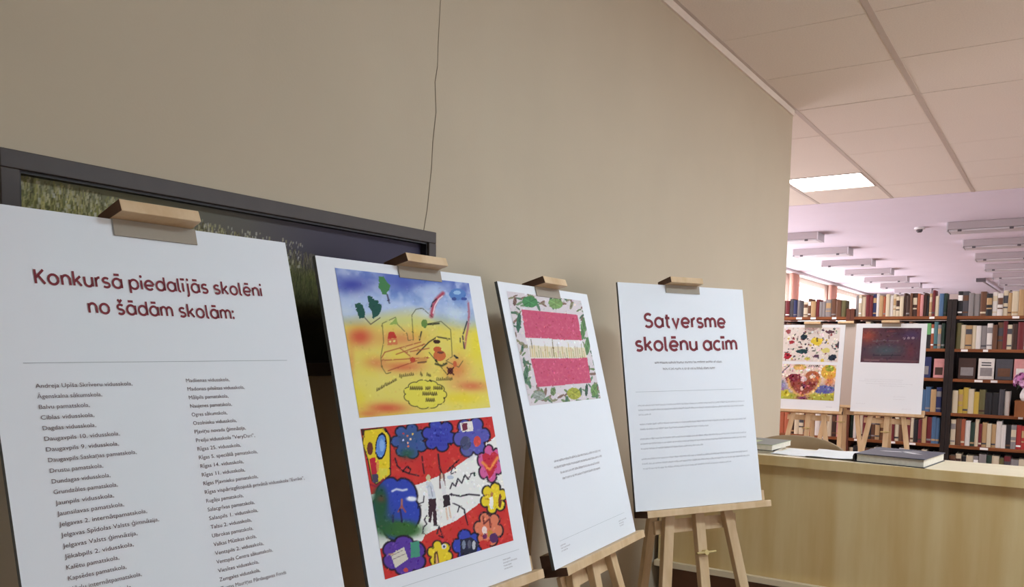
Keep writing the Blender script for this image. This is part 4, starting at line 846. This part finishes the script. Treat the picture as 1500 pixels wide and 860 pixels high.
def bookmesh(kind):
    b = MB(); e = .08   # unit book: x thickness, y depth (spine at y=0), z height
    V = [(0, .03, 0), (.25, 0, 0), (.75, 0, 0), (1, .03, 0), (1, 1, 0), (0, 1, 0)]
    # covers and rounded spine
    b.add([(x, y, 0) for x, y, _ in V]+[(x, y, 1) for x, y, _ in V], [(0, 1, 7, 6), (1, 2, 8, 7), (2, 3, 9, 8), (3, 4, 10, 9), (5, 0, 6, 11), (0, 3, 2, 1), (6, 7, 8, 9)])
    b.add([(e, .04, .02), (1-e, .04, .02), (1-e, .99, .02), (e, .99, .02), (e, .04, .985), (1-e, .04, .985), (1-e, .99, .985), (e, .99, .985)], [(4, 5, 6, 7), (3, 2, 1, 0), (1, 2, 6, 5), (3, 0, 4, 7), (2, 3, 7, 6)], 1)
    b.add([(0, .04, .0), (e, .04, 0), (e, 1, 0), (0, 1, 0), (0, .04, 1), (e, .04, 1), (e, 1, 1), (0, 1, 1)], [(4, 5, 6, 7), (1, 2, 6, 5)])
    b.add([(1-e, .04, .0), (1, .04, 0), (1, 1, 0), (1-e, 1, 0), (1-e, .04, 1), (1, .04, 1), (1, 1, 1), (1-e, 1, 1)], [(4, 5, 6, 7), (3, 0, 4, 7)])
    B = {0: [], 1: [(.10, .17)], 2: [(.62, .84), (.12, .18)], 3: [(.3, .36), (.5, .8)], 4: [(.55, 1.0)]}[kind]
    for lo, hi in B: b.add([(.24, -.008, lo), (.76, -.008, lo), (.76, -.008, hi), (.24, -.008, hi), (.02, .022, lo), (.98, .022, lo), (.98, .022, hi), (.02, .022, hi)], [(0, 1, 2, 3), (4, 0, 3, 7), (1, 5, 6, 2)], 2)
    return b.mesh('book', [BM['grey'], M['pages'], M['paper']])
BMESH = [bookmesh(i) for i in range(5)]
ORD = ['first', 'second', 'third', 'fourth', 'fifth', 'sixth', 'seventh', 'eighth', 'ninth', 'tenth', 'eleventh', 'twelfth', 'thirteenth', 'fourteenth', 'fifteenth', 'sixteenth', 'seventeenth', 'eighteenth', 'nineteenth', 'twentieth', 'twenty-first', 'twenty-second', 'twenty-third', 'twenty-fourth', 'twenty-fifth', 'twenty-sixth', 'twenty-seventh', 'twenty-eighth']
ROWN = ['top', 'second', 'third', 'fourth', 'fifth', 'sixth']
# colour runs read off the photograph, left to right
RUNS = {(0, 0): 'pink maroon black grey white pink brown maroon,dark_grey navy grey dark_grey cream brown tan maroon grey grey grey brown brown olive',
 (1, 0): 'grey cream cream maroon maroon navy white tan orange cream white cream cream cream dark_brown dark_brown brown dark_brown orange pink dark_brown black tan maroon cream blue dark_green',
 (2, 0): 'black dark_grey grey grey brown black white white cream tan cream tan brown black grey black brown orange black tan',
 (1, 1): 'brown tan maroon cream grey brown maroon tan brown grey black brown cream brown cream grey grey bright_green orange teal grey dark_green',
 (2, 1): 'olive cream tan cream white grey white brown brown maroon cream dark_brown maroon white black dark_green black cream white cream white',
 (1, 3): 'brown cream maroon tan grey brown dark_grey maroon brown cream tan grey brown cream white maroon cream blue blue tan navy',
 (2, 3): 'cream yellow yellow cream yellow olive black black dark_grey white dark_grey white brown white dark_green dark_green black olive olive',
 (1, 4): 'dark_green white red cream maroon black brown tan brown orange black maroon cream brown maroon maroon cream black maroon tan maroon blue blue',
 (2, 4): 'cream brown orange white dark_green cream maroon tan cream tan white white black grey red red olive cream olive cream navy blue blue',
 (1, 5): 'cream black white brown grey white maroon brown tan grey white black cream brown cream black white',
 (2, 5): 'brown cream black cream grey grey dark_green cream olive maroon grey cream dark_brown pink cream green brown'}
nb = 0; used_lab = set()
rb = random.Random(21)
def place_book(x, z, th, h, d, col, kind, band, label, group, tilt=0, yoff=0):
    global nb
    o = bpy.data.objects.new('book', BMESH[kind]); COL.objects.link(o)
    o.location = (x, YS+.012+yoff, z+.0005+abs(math.sin(tilt))*(0 if tilt > 0 else th)); o.scale = (th, d, h); o.rotation_euler = (0, tilt, 0)
    for i, m in ((0, BM[col]), (2, band)):
        o.material_slots[i].link = 'OBJECT'; o.material_slots[i].material = m
    tag(o, label, 'book', group); nb += 1
for ui, (xa, xb) in enumerate(UX):
    for ri in range(6):
        if ri == 2: continue
        if ui == 0 and ri == 5: continue
        run = RUNS.get((ui, ri), '').replace(',', ' ').split()
        if not run:
            ks = ['tan', 'brown', 'pink', 'cream', 'maroon', 'grey', 'dark_brown', 'white', 'orange']; run = [rb.choice(ks) for _ in range(20)]
        L = xb-xa-.012; ws = [rb.uniform(.7, 1.35) for _ in run]
        k = L/sum(ws); x = xa+.004; cap = (BZ[ri-1]-BT-BZ[ri]-.012) if ri else .215
        base = {0: .19, 1: .215, 3: .205, 4: .215, 5: .205}[ri]
        for i, (c, w) in enumerate(zip(run, ws)):
            if ui == 2 and ri == 3 and x+w*k > -.342 and x < -.128: x += w*k; continue
            c = c.replace('_', ' '); th = min(w*k, .07); hh = min(base+rb.uniform(-.022, .018), cap)
            if ri == 0: hh = {0: .155, 1: .19, 2: .20}[ui]+rb.uniform(-.018, .014)
            if ui == 1 and ri == 0 and i == 23: hh = .222
            tall = 'tall' if hh > base+.006 else ('short' if hh < base-.012 else 'mid-height')
            kd = rb.choice([0, 0, 1, 1, 2, 3, 0]); bm_ = rb.choice([M['paper'], BM['cream'], BM['dark brown'], BM['tan'], BM['grey'], BM['brown'], BM['dark grey']])
            if c == 'bright green': kd = 4; bm_ = BM['bright green']; c = 'black'; lab = 'half green half black book on the second shelf of the middle bookcase'
            else: lab = '%s %s book, %s from left on %s shelf of the %s bookcase' % (tall, c, ORD[i], ROWN[ri], UN[ui])
            place_book(x, BZ[ri], th-.0012, hh, rb.uniform(.14, .18), c, kd, bm_, lab, 'books on the %s shelf of the %s bookcase' % (ROWN[ri], UN[ui]), 0, rb.uniform(0, .012))
            x += w*k
# third shelf: books shown with their front covers outwards
def cover(x, w, h, c1, c2, c3, label):
    t = tag(empty('display_book', (x, YS+.012, BZ[2]+.0035), (R(-7), 0, 0)), label, 'book', 'books displayed face out on the third shelf')
    bx('page_block', (.002, .002, .002), (w-.002, .016, h-.002), M['pages'], t)
    f_ = MB().box((0, 0, 0), (w, .002, h)).box((0, .016, 0), (w, .018, h)).box((-.002, 0, 0), (0, .018, h)).build('cover', BM[c1], t)
    bx('cover_picture', (w*.12, -.0009, h*.15), (w*.88, 0.0001, h*.55), BM[c2], t)
    if c3: 
        for q in (.64, .76): bx('cover_title', (w*.18, -.0009, h*q), (w*.8, 0.0001, h*(q+.06)), BM[c3], t)
y3 = [(-1.56, .11, .17, 'grey', 'cream', None, 'grey face-out book, leftmost on the middle bookcase third shelf'), (-1.41, .12, .18, 'tan', 'brown', 'white', 'tan face-out book, second on the middle bookcase third shelf'), (-1.26, .11, .17, 'maroon', 'tan', None, 'maroon face-out book, third on the middle bookcase third shelf'),
      (-1.115, .135, .18, 'navy', 'grey', None, 'dark blue face-out book right of the far dark poster'), (-.955, .078, .165, 'pink', 'dark brown', None, 'pink face-out book beside the dark shelf post'),
      (-.765, .125, .175, 'dark brown', 'grey', None, 'dark face-out book with a grey picture right of the post'), (-.618, .115, .175, 'white', 'grey', 'dark grey', 'pale face-out book with grey lines of text'), (-.490, .118, .172, 'dark grey', 'brown', None, 'dark grey face-out book in the right bookcase'), (-.360, .12, .175, 'pink', 'white', None, 'pink and white face-out book behind the flowers'), (-.20, .12, .17, 'teal', 'cream', 'white', 'teal face-out book, rightmost on the display shelf')]
for q in y3: cover(*q)
for i in range(4): cover(-2.45+.18*i, .12, .17, ['tan', 'pink', 'grey', 'brown'][i], 'cream', None, '%s face-out book, %s on the left bookcase third shelf' % (['tan', 'pink', 'grey', 'brown'][i], ORD[i]))
# dark tops of books lying flat above rows 4 of the right case, wooden box
# vase with lilac flowers on a small stand in front of the right bookcase
ztp = BZ[3]+.131
wb = tag(empty('wooden_box', (-.235, YS+.02, BZ[3]+.0005)), 'small brown wooden box on the fourth shelf carrying the vase of flowers', 'box')
for a, b in (((-.10, -.115, 0), (.10, -.105, .12)), ((-.10, .105, 0), (.10, .115, .12)), ((-.10, -.105, 0), (-.09, .105, .12)), ((.09, -.105, 0), (.10, .105, .12))): bx('side_board', a, b, M['boxwood'], wb, .001)
bx('bottom_board', (-.0895, -.1045, 0), (.0895, .1045, .008), M['boxwood'], wb); bx('lid', (-.103, -.118, .1203), (.103, .118, .130), M['boxwood'], wb, .001)
VX, VY = -.268, YS-.06
vs = tag(empty('vase', (VX, VY, ztp+.0005)), 'small white vase standing on the wooden box at the right edge', 'vase')
MB().lathe([(.022, 0), (.036, .025), (.038, .05), (.028, .08), (.018, .10), (.020, .112)], n=18).build('body', M['ceramic'], vs, smooth=True)
fw = tag(empty('flower_bouquet', (VX, VY-.0, ztp+.1175)), 'bunch of lilac pink flowers in the white vase at the right edge', 'flowers')
rf = random.Random(8)
CB = Vector((-.012, -.082, .042))
for i in range(26):
    zz = 1-2*(i+.5)/26; a = i*2.39996; d = Vector((math.sqrt(1-zz*zz)*math.cos(a), math.sqrt(1-zz*zz)*math.sin(a), zz)); c = CB+d*.060*Vector((1, 1, 1)).length/1.732
    if zz < -.55: continue
    MB().tube([(0, 0, .004), tuple(CB*.55+d*.01), tuple(CB+d*.03)], .002, 5).build('stem', M['leaf'], fw)
    t1 = d.orthogonal().normalized(); t2 = d.cross(t1); fm = MB()
    for ring, (nn, off_, ln, lift) in enumerate([(7, 0.0, .030, .25), (6, .006, .022, .6), (4, .010, .013, .9)]):
        for k in range(nn):
            b = 2*math.pi*k/nn+ring*.5; q = t1*math.cos(b)+t2*math.sin(b); w_ = (t2*math.cos(b)-t1*math.sin(b))*ln*.4; o_ = c+d*off_
            fm.add([o_, o_+q*ln*.6+w_+d*ln*lift*.5, o_+q*ln*.95+d*ln*lift*.7, o_+q*ln*.6-w_+d*ln*lift*.5], [(0, 1, 2, 3)])
    fm.build('blossom', M['lilac'] if i % 3 else M['pinkf'], fw)
for i in range(9):
    a = 3.3+i*.35; l = .05+.02*(i % 3); z = -.02-.02*(i % 3); c, s = math.cos(a), math.sin(a)
    MB().add([(0, 0, .01), (c*l*.5-s*.022, s*l*.5+c*.022, .05+z*.3), (c*l, s*l, z+.03), (c*l*.5+s*.022, s*l*.5-c*.022, .05+z*.3)], [(0, 1, 2, 3)]).build('leaf', M['leaf'], fw)
print('books', nb)
